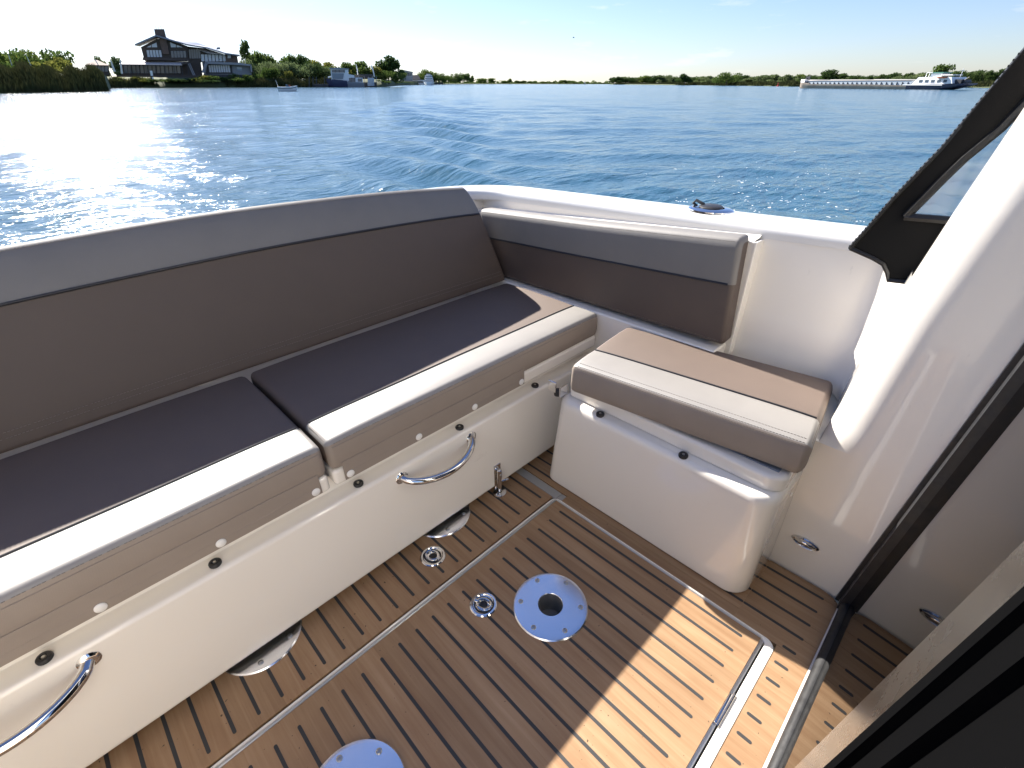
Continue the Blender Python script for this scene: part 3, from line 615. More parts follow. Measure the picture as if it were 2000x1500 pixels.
# hatch
hatch = thing('floor_hatch', (.2, .35, -.015), 'large hinged teak floor hatch with round table plates', 'hatch')
panel(hatch, -.595, .8185, .0530, .6520, .0840, .6180, 0, SEAMS, holes=((.548, .438), (.035, .438)))
add('edge_trim', join(rbox(-.595, .8185, .6524, .6585, -.012, .0022, .0025), rbox(.8187, .8212, .0530, .6585, -.012, .0012, .001), box(-.595, .8185, .0455, .0527, -.022, -.004)), M['alu_dull'], hatch)
socket(hatch, (.548, .438), .0005, .15); socket(hatch, (.035, .438), .0005, .42)
lift_ring(hatch, (.437, .553), .0005, .35)
for k, hx in enumerate((.622, -.30)):
    h = add('hinge', join(rbox(hx-.037, hx+.037, .0425, .0520, -.006, .0035, .002)), M['chrome'], hatch)
    add('hinge_pin', cyl((hx-.040, .0435, .0025), (hx+.040, .0435, .0025), .0030, 10), M['chrome'], h)
# aft panel under the bench
aft = thing('aft_sole_panel', (.2, .85, -.015), 'removable teak sole panel running under the raised bench', 'deck panel')
panel(aft, -.60, .8205, .6700, 1.02, .6900, 1.00, .002, SEAMS, holes=((.540, .858), (.030, .855)))
add('edge_trim', box(-.60, .8205, .6660, .6699, -.012, -.004), M['rubber'], aft)
socket(aft, (.540, .858), .0025, .2); socket(aft, (.030, .855), .0025, .2); lift_ring(aft, (.436, .750), .0025, 3.4)

# ------------------------------------------------------------------ bench locker
bench = thing('bench_locker', (.26, .80, .0), 'long white bench locker with chrome grab handles under the transom seat', 'locker')
YF = .804
sec = [(YF+.030, .045), (YF+.004, .026), (YF, .031), (YF, .038), (YF, .268), (YF, .278)] + [(YF+.009-.009*math.cos(a), .280+.009*math.sin(a)) for a in np.linspace(0, PI/2, 6)] + [(YF+.013, .2895), (YF+.034, .2905), (YF+.040, .294), (YF+.041, .300), (YF+.041, .335)]
rows = [[(x, y, z) for y, z in sec] for x in np.concatenate([[-.80], np.linspace(-.7, 1.17, 24), [1.176]])]
add('front_panel', grid(rows), M['gel'], bench, smooth=50, fix=False)
for a, b, in ((-.655, .2525), (.2625, 1.1755)):
    add('lid', rbox(a, b, YF+.0008, 1.27, .3300, .3725, .010, 3), M['gel'], bench)
add('seat_base', box(-.78, 1.175, YF+.045, 1.47, .20, .333), M['gel'], bench)
for x in (.317, .613, .905, .016, -.234):
    b = add('bumper', lathe([(0, -.004), (.0105, -.004), (.0112, .001), (.0112, .0035), (.0098, .0056), (.0055, .0060), (.0042, .0042), (0, .0042)], (x, YF+.020, .2905), 20), M['rubber'], bench)
    add('bumper_screw', lathe([(0, .0042), (.0034, .0042), (.0028, .0058), (0, .0060)], (x, YF+.020, .2905), 10), M['screw'], b)
def handle(x0, x1, z):
    P = []
    n = 26
    for k in range(n+1):
        t = k/n; s = math.sin(PI*t)**.55; P.append((x0+(x1-x0)*t, YF+.004-.052*s, z-.018*s))
    h = add('grab_handle', tube(P, .0102, 14), M['chrome'], bench, smooth=60)
    for x in (x0, x1):
        f = add('handle_foot', lathe([(.0165, -.001), (.0165, .0016), (.0130, .0042), (.0095, .0050), (0, .005)], (x, YF, z), 20, axis='y'), M['chrome'], h)
handle(.414, .633, .259); handle(-.412, -.193, .258)
# drop-bolt latch between locker and sole
lt = add('drop_bolt', join(rbox(.708, .734, YF-.0035, YF-.0002, .018, .110, .0014, 2), lathe([(0, .026), (.0078, .026), (.0078, .093), (0, .096)], (.721, YF-.0095, 0), 14)), M['chrome'], bench)
add('bolt_knob', join(cyl((.721, YF-.012, .050), (.742, YF-.022, .050), .0028, 8), lathe([(0, 0), (.0045, .002), (.0045, .006), (0, .008)], (.742, YF-.022, .0465), 10)), M['chrome'], lt)
add('bolt_rod', cyl((.721, YF-.0095, -.002), (.721, YF-.0095, .03), .0055, 12), M['chrome'], lt)
add('floor_socket', lathe([(.0072, .002), (.0072, .006), (.012, .006), (.0205, .0045), (.0215, .0015), (.0215, 0)], (.721, YF-.0095, .0025), 24), M['chrome'], lt)
for z in (.100, .078): add('latch_screw', lathe([(.0042, 0), (.0034, .0016), (0, .002)], (.721, YF-.0035 if z > .097 else YF-.0172, z), 10, axis='y'), M['screw'], lt)

# ------------------------------------------------------------------ cushions
def offset_poly(P, d):
    n = len(P); area = sum(P[i][0]*P[(i+1) % n][1]-P[(i+1) % n][0]*P[i][1] for i in range(n)); sg = 1 if area > 0 else -1; Q = []
    for i in range(n):
        a, b, c = Vector(P[i-1]), Vector(P[i]), Vector(P[(i+1) % n]); t1 = (b-a).normalized(); t2 = (c-b).normalized()
        n1 = Vector((-t1.y, t1.x))*sg; n2 = Vector((-t2.y, t2.x))*sg; m = (n1+n2); m = m.normalized() if m.length > 1e-6 else n1
        Q.append(tuple(b + m*d/max(.5, m.dot(n1))))
    return Q
def cushion(root, prof, tags, t0, t1, r, fn, mats, nmid=16, cap=None):
    """loft a closed (u, v) profile from t0 to t1 with rounded ends; fn maps (t, u, v) to space; one mesh per tag"""
    st = [(t0+r*(1-math.cos(a)), r*(1-math.sin(a))) for a in np.linspace(0, PI/2, 5)]
    st += [(t0+r+(t1-t0-2*r)*k/nmid, 0) for k in range(1, nmid)] + [(t1-r*(1-math.cos(a)), r*(1-math.sin(a))) for a in np.linspace(PI/2, 0, 5)]
    rows = [[fn(t, u, v) for u, v in (offset_poly(prof, d) if d > 1e-9 else prof)] for t, d in st]; n = len(prof)
    res = {}
    for tg in dict.fromkeys(tags):
        V, F, ix = [], [], {}
        def vid(i, k):
            k %= n
            if (i, k) not in ix: ix[i, k] = len(V); V.append(rows[i][k])
            return ix[i, k]
        for i in range(len(rows)-1):
            for k in range(n):
                if tags[k] == tg: F.append((vid(i, k), vid(i, k+1), vid(i+1, k+1), vid(i+1, k)))
        if tg == cap:
            F.append(tuple(vid(0, k) for k in range(n))); F.append(tuple(vid(len(rows)-1, k) for k in range(n-1, -1, -1)))
        res[tg] = add(tg, (V, F), mats[tg], root, smooth=50, fix=True)
    return res
def stitches(parent, pts, step=.0062, ln=.0042, r=.0007, name='stitching', m='thread'):
    """thread stitches along a polyline, joined into one part (too small to pick apart)"""
    P = [Vector(p) for p in pts]; parts = []
    for a, b in zip(P[:-1], P[1:]):
        L = (b-a).length; d = (b-a).normalized(); k = int(L/step)
        for i in range(k): parts.append(tube([a+d*(i*step), a+d*(i*step+ln)], r, 3))
    V, F = join(*parts); o = add(name, (V, F), M[m], parent, smooth=None, fix=False); o['kind'] = 'stuff'; return o
# bench seat cushions
SP = [(1.226, .374), (1.227, .40), (1.226, .432), (1.220, .442), (1.208, .4465), (1.10, .4495), (1.00, .4495), (.94, .4485), (.899, .4470),
      (.872, .4487), (.840, .4488), (.8165, .4472), (.8092, .4435), (.8052, .4378), (.8035, .4290), (.8020, .405), (.8030, .387), (.8060, .3760), (.815, .3728)]
ST = ['seat_panel']*8 + ['front_band']*5 + ['front_face']*5 + ['seat_panel']
def seat_cushion(x0, x1, f0, f1, label, snaps):
    c = thing('seat_cushion', ((x0+x1)/2, 1.0, .373), label, 'cushion')
    def fn(t, u, v):
        q = max(0., 1-((t-(x0+x1)/2)/((x1-x0)/2))**6); return (t, u, v + (.003*q if v > .43 else 0) - .0006*math.sin(t*13+u*9)*q*(v > .43))
    r = cushion(c, SP, ST, x0, x1, .014, fn, {'seat_panel': M['brown'], 'front_band': M['cream'], 'front_face': M['taupe']}, 24, cap='seat_panel')
    add('piping', tube([fn(x, .8988, .4476) for x in np.linspace(x0+.010, x1-.010, 60)], .0022, 8), M['dark'], c)
    for dy, dz in ((-.0005, -.0010), (.0062, .0042)):
        stitches(c, [fn(x, .8055+dy, .4390+dz) for x in np.linspace(x0+.016, x1-.016, 40)], step=.0058)
    stitches(c, [(x1-.004, .82, .4435), (x1-.004, .895, .4475)]); stitches(c, [(x0+.004, .82, .4435), (x0+.004, .895, .4475)])
    add('seam_cord', tube([(x0+.010, .8034, .4315), (x1-.010, .8034, .4315)], .0011, 6), M['taupe'], c)
    fl = add('skirt', join(rbox(f0, f1, .8012, .8034, .3385, .388, .0006, 1)), M['taupe'], c)
    add('skirt_seam', tube([(f0, .8013, .3575), (f1, .8013, .3575)], .0004, 4), M['taupe'], fl)
    for s in snaps: add('snap_button', lathe([(.0088, -.001), (.0088, .0014), (.0070, .0030), (0, .0036)], (s, .8013, .3500), 20, axis='y'), M['snap'], fl)
    return c
seat_cushion(-.655, .2535, -.62, .2315, 'brown bench seat cushion with a cream front band, clear of the side backrest', (-.49, -.32, -.143, .037, .219))
seat_cushion(.2625, 1.1760, .2845, .835, 'brown bench seat cushion with a cream front band, tucked into the corner', (.297, .475, .650, .823))
# transom backrest
bk = thing('transom_backrest', (.26, 1.30, .45), 'long brown transom backrest with a grey upper band, behind the bench seat', 'backrest')
BP = [(1.300, .452), (1.245, .446), (1.235, .449), (1.2325, .458), (1.247, .512), (1.264, .572), (1.281, .628), (1.298, .682),
      (1.307, .702), (1.321, .726), (1.336, .747), (1.348, .759), (1.357, .7650), (1.367, .7635), (1.374, .755), (1.378, .70), (1.366, .58), (1.335, .465)]
BT = ['lower_panel']*7 + ['upper_band']*8 + ['lower_panel']*3
def fb(t, u, v):
    q = 1-((t-.26)/.93)**2; k = (v-.45)/.315; return (.26+(t-.26)*(1-.075*k), u + .006*q*k, v + k*.040*q + .0004*math.sin(t*11+v*14))
cushion(bk, BP, BT, -.67, 1.190, .016, fb, {'lower_panel': M['shade_brown'], 'upper_band': M['grey']}, 34, cap='lower_panel')
xs = np.linspace(-.655, 1.176, 40)
add('piping', tube([fb(x, 1.2965, .6835) for x in xs], .0032, 8), M['dark'], bk)
stitches(bk, [fb(x, 1.2385, .4835) for x in xs]); stitches(bk, [fb(x, 1.3475, .7595) for x in xs]); stitches(bk, [fb(x, 1.2355, .4730) for x in xs])
# side backrest above the small seat
sb = thing('side_backrest', (1.22, .83, .45), 'shorter side backrest cushion, grey over brown, hung on the white liner above the small seat', 'backrest')
# profile in (x, k): k is 0 at the foot and 1 at the top; the top rises towards the bow
KP = [(1.250, .012), (1.212, 0.0), (1.203, .018), (1.2, .06), (1.199, .25), (1.1985, .45), (1.199, .5865), (1.1975, .70), (1.198, .90), (1.2015, .962), (1.210, .990), (1.224, 1.0), (1.250, .995), (1.2535, .95), (1.2535, .07)]
KT = ['lower_panel']*6 + ['upper_band']*7 + ['lower_panel']*2
def fs(t, u, k):
    zb = lerp(t, [.42, 1.25, 1.36], [.457, .446, .446]); zt = lerp(t, [.43, 1.37], [.738, .667]); y = t + .020*k*lerp(t, [.42, .8], [1, 0])
    return (u + .010*k, y + .10*k*lerp(t, [.9, 1.25], [0, 1]), zb + (zt-zb)*k)
def fs_(t, u, k): return fs(t, u, min(max(k, 0), 1))
st0 = [(u, k*.28) for u, k in KP]
cushion(sb, st0, KT, .418, 1.300, .014, lambda t, u, k: fs(t, u, k/.28), {'lower_panel': M['shade_brown'], 'upper_band': M['grey']}, 24, cap='lower_panel')
ys = np.linspace(.434, 1.28, 24)
add('piping', tube([fs(y, 1.1985, .5865) for y in ys], .0030, 8), M['dark'], sb)
stitches(sb, [fs(y, 1.1985, .962) for y in ys]); stitches(sb, [fs(.4235, 1.2035, k) for k in np.linspace(.05, .95, 14)])
stitches(sb, [fs(y, 1.2005, .045) for y in ys])

# ------------------------------------------------------------------ small seat: storage box, lid and loose cushion
sbx = thing('storage_box', (.96, .42, .0), 'white storage box with a lift-up lid beside the cockpit wall', 'storage box')
def plan(z, k):
    """rounded plan outline of the tapering box"""
    t = z/.32; xa = .870+.002*t; yl = .742-.030*t; yr = .122+.004*t; ra, rb = .030+.01*t, .050
    P = [(1.0515, yr)] + [(1.0, yr)] + arc(xa+rb, yr+rb, rb, rb, -PI/2, -PI, 8) + arc(xa+ra, yl-ra, ra, ra, PI, PI/2, 8) + [(1.0, yl), (1.0515, yl)]
    return offset_poly(P, k) if k else P
rows = []
for z, k in ((-.002, .012), (.004, .004), (.012, 0), (.08, 0), (.16, 0), (.24, 0), (.286, 0), (.296, 0), (.3055, .0022), (.3115, .0065), (.3150, .0125), (.3160, .019), (.3162, .034)): rows.append([(x, y, z) for x, y in plan(z, k)])
V, F = grid(rows); F.append(tuple(range((len(rows)-1)*len(rows[0]), len(rows)*len(rows[0]))))
add('box_body', (V, F), M['gel'], sbx, smooth=50)
LP = [(1.0515, .130), (.955, .130)] + arc(.905+.040, .128+.042, .040, .042, -PI/2, -PI, 7) + arc(.905+.020, .700-.020, .020, .020, PI, PI/2, 6) + [(1.0515, .700)]
rows = []
for z, k in ((.3165, .004), (.3180, .0), (.3440, .0), (.3500, .0018), (.3535, .006), (.3545, .012)): rows.append([(x, y, z) for x, y in (offset_poly(LP, k) if k else LP)])
V, F = grid(rows); F.append(tuple(range((len(rows)-1)*len(rows[0]), len(rows)*len(rows[0]))))
ld = add('lid', (V, F), M['gel'], sbx, smooth=50)
add('lid_mesh', rbox(.930, 1.05, .150, .680, .3548, .3575, .001, 1), M['mesh'], ld)
for y in (.575, .338):
    b = add('bumper', lathe([(0, -.002), (.0105, -.002), (.0112, .001), (.0112, .0040), (.0098, .0062), (.0055, .0066), (.0042, .0046), (0, .0046)], (.8875, y, .3160), 20), M['rubber'], sbx)
    add('bumper_screw', lathe([(0, .0046), (.0034, .0046), (.0028, .0062), (0, .0064)], (.8875, y, .3160), 10), M['screw'], b)
add('hinge_bracket', join(rbox(.868, .874, .714, .742, .330, .362, .002, 2), rbox(.872, .905, .7005, .7045, .318, .350, .001, 1)), M['chrome'], sbx)
add('rubber_stop', lathe([(0, 0), (.011, 0), (.012, .010), (.009, .017), (0, .018)], (.882, .716, .318), 16), M['rubber'], sbx)
add('snap_button', lathe([(.005, 0), (.0042, .0016), (0, .002)], (1.000, .124, .262), 12, axis='y'), M['snap'], sbx)
sc_ = thing('box_cushion', (1.05, .40, .357), 'small brown and cream cushion lying askew on the white storage box', 'cushion')
# measured corners of its top: front-left, front-right, back-right, back-left
FL, FR, BR, BL = Vector((.862, .668)), Vector((.937, .110)), Vector((1.250, .155)), Vector((1.172, .700))
def fc(t, u, v):
    a = FR + (FL-FR)*t; b = BR + (BL-BR)*t; p = a + (b-a)*u; q = max(0, 1-(2*t-1)**6); k = (v-.362)/.078
    return (p.x, p.y, v + (.0035*q*math.sin(PI*min(max(u, 0), 1)) if k > .8 else 0))
CP = [(1.0, .361), (1.004, .39), (1.0, .425), (.985, .437), (.955, .4405), (.80, .4430), (.60, .4440), (.45, .4435), (.352, .4415), (.255, .4437), (.140, .4437), (.062, .4425), (.024, .4378), (.006, .4290), (.0, .4100), (-.004, .385), (.004, .368), (.030, .3605)]
CTG = ['seat_panel']*8 + ['front_band']*4 + ['front_face']*5 + ['seat_panel']
# loft in t with an end radius expressed in t units
def fcc(t, u, v): return fc(t, u/.31, v)
cushion(sc_, [(u*.31, v) for u, v in CP], CTG, 0., 1., .028, lambda t, u, v: fcc(t, u, v), {'seat_panel': M['brown'], 'front_band': M['cream'], 'front_face': M['taupe']}, 18, cap='seat_panel')
ts = np.linspace(.022, .978, 20)
add('piping', tube([fc(t, .352, .4430) for t in ts], .0021, 8), M['dark'], sc_)
for u, z in ((.066, .4432), (.030, .4395), (.013, .4345)): stitches(sc_, [fc(t, u, z) for t in np.linspace(.03, .97, 2)])
stitches(sc_, [fc(.008, u, .4385) for u in (.06, .33)]); stitches(sc_, [fc(.992, u, .4385) for u in (.06, .33)])

# ------------------------------------------------------------------ canvas side screen with a clear window
cv = thing('canvas_side_screen', (1.2, .15, .71), 'black canvas side screen with a clear vinyl window fixed to the white wing', 'canvas screen')
XC = 1.207
E1 = [(.216, .757), (.196, .805), (.176, .857), (.154, .905), (.132, .951), (.099, 1.043), (.081, 1.092), (.045, 1.18), (.0, 1.29), (-.06, 1.45)]     # zipped outer edge
I1 = [(.144, .832), (.128, .868), (.112, .905), (.096, .938), (.067, .985), (.052, 1.020), (.030, 1.07), (-.010, 1.16), (-.055, 1.27), (-.12, 1.45)]  # window edge
def cloth(poly, th=.004, x=XC): return prism([(x, y, z) for y, z in poly], (th, 0, 0))
strip = [(E1[i], E1[i+1], I1[i+1], I1[i]) for i in range(len(E1)-1)]
rows = [[(XC+.004*math.sin(i*.9+k*2.2), E1[i][0]*(1-k)+I1[i][0]*k, E1[i][1]*(1-k)+I1[i][1]*k) for k in (0, .12, .35, .6, .85, 1)] for i in range(len(E1))]
V, F = grid(rows); n = len(V); V2 = [(x+.003, y, z) for x, y, z in V]
add('canvas_border', (V+V2, F+[tuple(i+n for i in q[::-1]) for q in F]), M['canvas'], cv, smooth=60, fix=False)
add('canvas_foot', cloth([E1[0], (.170, .745), (.150, .737), (.138, .722), (.132, .708), (.090, .712), (.030, .76), (.020, .83), (.060, .838), I1[0]], .004, XC+.0035), M['canvas'], cv)
add('foot_binding', tube([(XC+.003, y, z) for y, z in [E1[0], (.170, .745), (.150, .737), (.138, .722), (.132, .708), (.090, .712)]], .0045, 6), M['canvas_trim'], cv)
add('window_binding', join(tube([(XC-.001, y, z) for y, z in I1], .0075, 6), tube([(XC-.001, .146, .832), (XC-.001, .03, .838)], .0075, 6)), M['canvas_trim'], cv)
add('clear_window', prism([(XC+.001, y, z) for y, z in I1] + [(XC+.001, -.25, 1.45), (XC+.001, -.10, .838), (XC+.001, .03, .838)], (.001, 0, 0)), M['vinyl_clear'], cv, smooth=None)
tp = []
Pz = [Vector((XC, y, z)) for y, z in E1]
for a, b in zip(Pz[:-1], Pz[1:]):
    L = (b-a).length; d = (b-a).normalized()
    for i in range(int(L/.0042)):
        p = a+d*(i*.0042); o = Vector((0, d.z, -d.y))*(.0030 if i % 2 else .0008); tp.append(box(p.x-.002, p.x+.005, p.y+o.y-.0016, p.y+o.y+.0016, p.z+o.z-.0014, p.z+o.z+.0014))
add('edge_binding', tube([(XC+.001, y, z) for y, z in E1], .0042, 6), M['canvas_trim'], cv)
z_ = add('zip_teeth', join(*tp), M['canvas_trim'], cv, smooth=None, fix=False); z_['kind'] = 'stuff'

# ------------------------------------------------------------------ glazed cabin door at the forward end
door = thing('cabin_door', (.6, -.07, .0), 'tinted glass cabin door with black seals mirroring the cockpit', 'door')
TA = math.radians(4.2)
def gp(x, z, o=0.): return (x, -.0600-math.tan(TA)*(z-.03)+o, z)
def gbar(x0, x1, z0, z1, o0, o1):
    a = [gp(x0, z0, o0), gp(x1, z0, o0), gp(x1, z0, o1), gp(x0, z0, o1)]; b = [gp(x0, z1, o0), gp(x1, z1, o0), gp(x1, z1, o1), gp(x0, z1, o1)]
    return a+b, [(0,3,2,1),(4,5,6,7),(0,1,5,4),(1,2,6,5),(2,3,7,6),(3,0,4,7)]
add('glass_pane', gbar(.44, 1.035, .030, 1.70, -.006, 0.), M['tint'], door, smooth=None)
add('side_seal', join(gbar(1.006, 1.0505, .012, 1.70, -.03, .016), gbar(1.040, 1.0515, .0, 1.70, .016, .024)), M['rubber'], door)
add('sill_tube', tube([(-.10, -.0630, .028), (.5, -.0630, .028), (1.025, -.0600, .028)], .0140, 16), M['rubber'], door)
add('sill', box(-.42, 1.05, -.115, -.0512, -.03, -.002), M['teak'], door)
add('sill_rail', box(-.42, 1.04, -.074, -.0535, -.002, .016), M['rubber'], door)
fr = add('door_frame', join(gbar(.398, .468, .0, 1.72, -.03, .012)), M['frame_metal'], door)
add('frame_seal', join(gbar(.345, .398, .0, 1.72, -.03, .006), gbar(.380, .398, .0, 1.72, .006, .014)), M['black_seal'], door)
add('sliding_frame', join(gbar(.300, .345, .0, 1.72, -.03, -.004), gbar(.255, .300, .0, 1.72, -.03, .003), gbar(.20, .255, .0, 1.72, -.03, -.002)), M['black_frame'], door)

# ------------------------------------------------------------------ things along the river, each at its own distance and real size
def m_(n, c, r=.6, **k): M[n] = mat(n, c, r, **k)
m_('brick', (.13, .085, .065), .85, var=(1.2, 1., (.18, .12, .09))); m_('roof_grey', (.20, .215, .25), .35); m_('dark_wood', (.075, .055, .042), .7)
m_('win', (.10, .13, .16), .08); m_('concrete', (.33, .33, .34), .7); m_('awning', (.72, .62, .56), .7); m_('white_paint', (.82, .82, .80), .5)
m_('hull_blue', (.045, .055, .11), .4); m_('hull_grey', (.26, .28, .30), .5); m_('dark_steel', (.035, .036, .04), .5); m_('pale_win', (.55, .60, .64), .15)
m_('barge_side', (.36, .31, .25), .7, var=(.5, 1., (.25, .20, .16))); m_('barge_navy', (.03, .04, .10), .4, var=(.4, .6, (.10, .08, .07))); m_('coaming', (.36, .43, .49), .5)
m_('tarp', (.36, .35, .33), .8); m_('green_roof', (.06, .19, .15), .5); m_('orange', (.50, .15, .06), .6); m_('red_paint', (.5, .05, .04), .5)
m_('foam', (.85, .87, .88), .9); m_('skin_red', (.42, .10, .07), .8); m_('stone', (.42, .40, .37), .9); m_('tile_roof', (.17, .10, .075), .8)
class Fac:
    """a vertical working plane facing the camera at distance D: pixels of the photograph to metres on it"""
    def __init__(s, px, D):
        s.az = az_of(px); s.D = D; s.f = np.array([math.sin(s.az), math.cos(s.az)]); s.r = np.array([s.f[1], -s.f[0]])
    def uw(s, px, py):
        v = ray_l(px, py); t = (s.D-CAML[:2]@s.f)/(v[:2]@s.f); p = CAML+v*t; return float(p[:2]@s.r), float(p[2])
    def root(s, name, label, cat, group=None):
        o = thing(name, (0, 0, 0), label, cat, group); x, y, z = pol(s.az, s.D); o.matrix_basis = LM @ Matrix.Translation((x, y, 0)) @ Matrix.Rotation(-s.az, 4, 'Z'); return o
    def poly(s, root, name, pts, v0, v1, m, parent=None):
        P = [(u, v0, w_) for u, w_ in (s.uw(*p) for p in pts)]
        return add(name, prism(P, (0, v1-v0, 0)), M[m], parent or root, smooth=None)
    def slab(s, root, name, front, back, v0, v1, m, th=.25):
        A = [(*s.uw(*p), v0) for p in front]; B = [(*s.uw(*p), v1) for p in back]
        V = [(u, v, w_) for u, w_, v in A] + [(u, v, w_) for u, w_, v in B]; n = len(front); F = [(i, i+1, n+i+1, n+i) for i in range(n-1)]
        V2 = [(x, y, z-th) for x, y, z in V]; N = len(V); F2 = [tuple(i+N for i in q[::-1]) for q in F]
        ring = list(range(n))+list(range(2*n-1, n-1, -1)); F3 = [(ring[i], ring[(i+1) % len(ring)], ring[(i+1) % len(ring)]+N, ring[i]+N) for i in range(len(ring))]
        return add(name, (V+V2, F+F2+F3), M[m], root, smooth=None)
    def pane(s, root, x0, x1, ya, yb, v0, v1, m, name='window', n=1, frame='dark_steel', sk=0.):
        """a row of n panes; each a window with its own frame"""
        for k in range(n):
            a = x0+(x1-x0)*k/n; b = x0+(x1-x0)*(k+1)/n; g = (b-a)*.10
            o = s.poly(root, name, [(a+g, ya), (b-g, ya), (b-g+sk, yb), (a+g+sk, yb)], v0, v1, m)
            s.poly(root, 'frame', [(b-g, ya-.15), (b+g*.6, ya-.15), (b+g*.6+sk, yb+.15), (b-g+sk, yb+.15)], v0-.06, v1, frame, parent=o)
def hull(st, nz=4):
    """stations (x, half beam, keel z, deck z) -> closed hull with a deck"""
    rows = []
    for x, b, k, d in st:
        half = [(b, d), (b*.97, d*.6+k*.4), (b*.86, d*.2+k*.8), (b*.45, k)]
        rows.append([(x, y, z) for y, z in half] + [(x, -y, z) for y, z in half[::-1]])
    V, F = grid(rows, True); n = len(rows[0]); F += [tuple(range(n-1, -1, -1)), tuple((len(rows)-1)*n+i for i in range(n))]
    return V, F

# ---- waterside restaurant
A = Fac(365, 250); R_ = A.root('restaurant_building', 'large dark waterside restaurant with a brick chimney and sweeping roof', 'building')
A.poly(R_, 'wall', [(275, 92), (306, 76), (326, 75), (366, 90), (368, 118), (282, 118)], 0, 12, 'dark_wood')
A.poly(R_, 'brick_pier', [(310.5, 74), (324.5, 74), (330.6, 106), (318, 106)], -.9, 0, 'brick')
ch = A.poly(R_, 'chimney', [(301, 57), (320.5, 57), (324.8, 74), (304.3, 74)], -.6, 3.2, 'brick')
for k in range(3):
    u, z = A.uw(306+5*k, 57); add('chimney_rod', cyl((u, 1, z-.2), (u-.2, 1, z+1.0), .05, 5), M['dark_steel'], ch)
rl = A.slab(R_, 'roof', [(264, 87), (305, 69)], [(268, 85), (307, 69)], -2.5, 10, 'roof_grey', .45)
A.slab(R_, 'roof', [(304.5, 69), (340, 79.5), (366, 87), (402, 92.5), (438, 103.5), (467, 107.3)], [(323, 70.5), (350, 74), (385, 79), (410, 88), (440, 98.5), (467, 106)], -2.5, 11, 'roof_grey', .45)
A.poly(R_, 'roof_vent', [(424, 91.5), (430, 90.8), (432, 95), (424, 95)], 4, 6, 'roof_grey')
for pts in ([(286, 92.4), (295, 88), (295, 92.4)], [(296.5, 92.4), (296.5, 87.2), (305.6, 83.2), (307.2, 92.4)], [(332, 82.8), (343.5, 87.2), (343.5, 92.4), (334, 92.4)], [(345, 87.8), (357, 92.4), (345, 92.4)]):
    A.poly(R_, 'window', pts, -.10, 0, 'pale_win')
A.pane(R_, 285.5, 315, 98, 111.5, -.12, 0, 'pale_win', n=5, sk=2.4); A.pane(R_, 333, 363, 99.6, 112.5, -.12, 0, 'win', n=5, sk=1.5)
A.poly(R_, 'wall', [(366, 90), (402, 94), (440, 106), (440, 120), (368, 120)], 1.5, 12, 'dark_wood')
A.pane(R_, 368, 391, 96, 114, 1.35, 1.5, 'win', n=5, sk=1.5); A.pane(R_, 392, 441, 106, 119.6, 1.30, 1.5, 'pale_win', n=7, sk=1.2)
A.poly(R_, 'wall', [(441, 104.5), (463, 107.2), (466, 123), (442, 122)], .8, 12, 'brick'); A.pane(R_, 444, 452, 107.6, 113.4, .65, .8, 'pale_win')
A.slab(R_, 'awning', [(404, 103), (437, 106)], [(384, 94.7), (419, 99.6)], -1.2, 1.3, 'awning', .15)
A.poly(R_, 'balcony', [(280, 112), (368, 115), (372, 119.5), (279, 117.5)], -1.6, .2, 'dark_wood')
A.poly(R_, 'terrace_wall', [(236, 120), (392, 120), (396, 149), (238, 149)], 1.0, 12, 'dark_wood')
A.pane(R_, 240, 352, 127, 143, .85, 1.0, 'win', n=14, sk=2.)
aw = A.slab(R_, 'awning', [(235, 125.5), (300, 126), (355, 126.8)], [(243, 119), (305, 119.6), (368, 120)], -4.5, 1.2, 'awning', .25)
A.poly(R_, 'gutter', [(354, 124), (380, 119.6), (380, 122), (356, 127.5)], -4.5, -4.0, 'dark_wood')
for px in (237, 252, 268, 285, 303, 321, 339, 354, 366): A.poly(R_, 'post', [(px, 126), (px+1.0, 126), (px+3.6, 149), (px+2.6, 149)], -4.4, -4.1, 'dark_steel')
A.poly(R_, 'terrace_deck', [(230, 147), (400, 147.5), (404, 160), (234, 160)], -5.2, 1, 'dark_wood')
A.poly(R_, 'plinth', [(398, 145), (493, 146), (496, 160), (402, 160)], .4, 12, 'dark_steel')
for px in range(244, 292, 6): A.poly(R_, 'terrace_pole', [(px, 105), (px+.6, 105), (px+4, 118), (px+3.4, 118)], 1.2, 1.3, 'white_paint')
A.poly(R_, 'ground_floor', [(396, 121), (466, 124), (490.5, 127), (492.5, 147), (400, 147)], 2.2, 12, 'concrete')
A.poly(R_, 'concrete_beam', [(401, 120), (466, 122.6), (490.8, 126.2), (491.4, 129.2), (466, 127), (403, 124.6)], -.6, 2.1, 'concrete')
A.poly(R_, 'concrete_leg', [(401, 120.2), (405.5, 124.6), (399.5, 142), (393.5, 142)], -.6, 2.0, 'concrete'); A.poly(R_, 'concrete_leg', [(488, 126), (490.8, 126.2), (492.6, 141), (490, 141)], -.6, 2.0, 'concrete')
A.poly(R_, 'shade_panel', [(405, 126), (453, 127.5), (455, 144), (403, 144)], 2.0, 2.2, 'dark_steel'); A.pane(R_, 407, 449, 127, 141, 1.8, 2.0, 'pale_win', n=9, sk=2.2)  # first a flat dark slab painting in shade behind the panes
A.poly(R_, 'wall_panel', [(455, 129), (489, 131), (490.5, 146), (457, 146)], 1.95, 2.18, 'hull_grey')
sg = A.poly(R_, 'wall_sign', [(463, 130), (472.5, 130.6), (473.3, 137.4), (464, 137)], 1.85, 1.94, 'coaming')
for k in range(4): A.poly(R_, 'sign_stroke', [(464+2.2*k, 131.4+.1*k), (465.6+2.2*k, 131.4+.1*k), (466.0+2.2*k, 134+.2*(k % 2)), (464.4+2.2*k, 133.4)], 1.78, 1.85, 'white_paint', parent=sg)
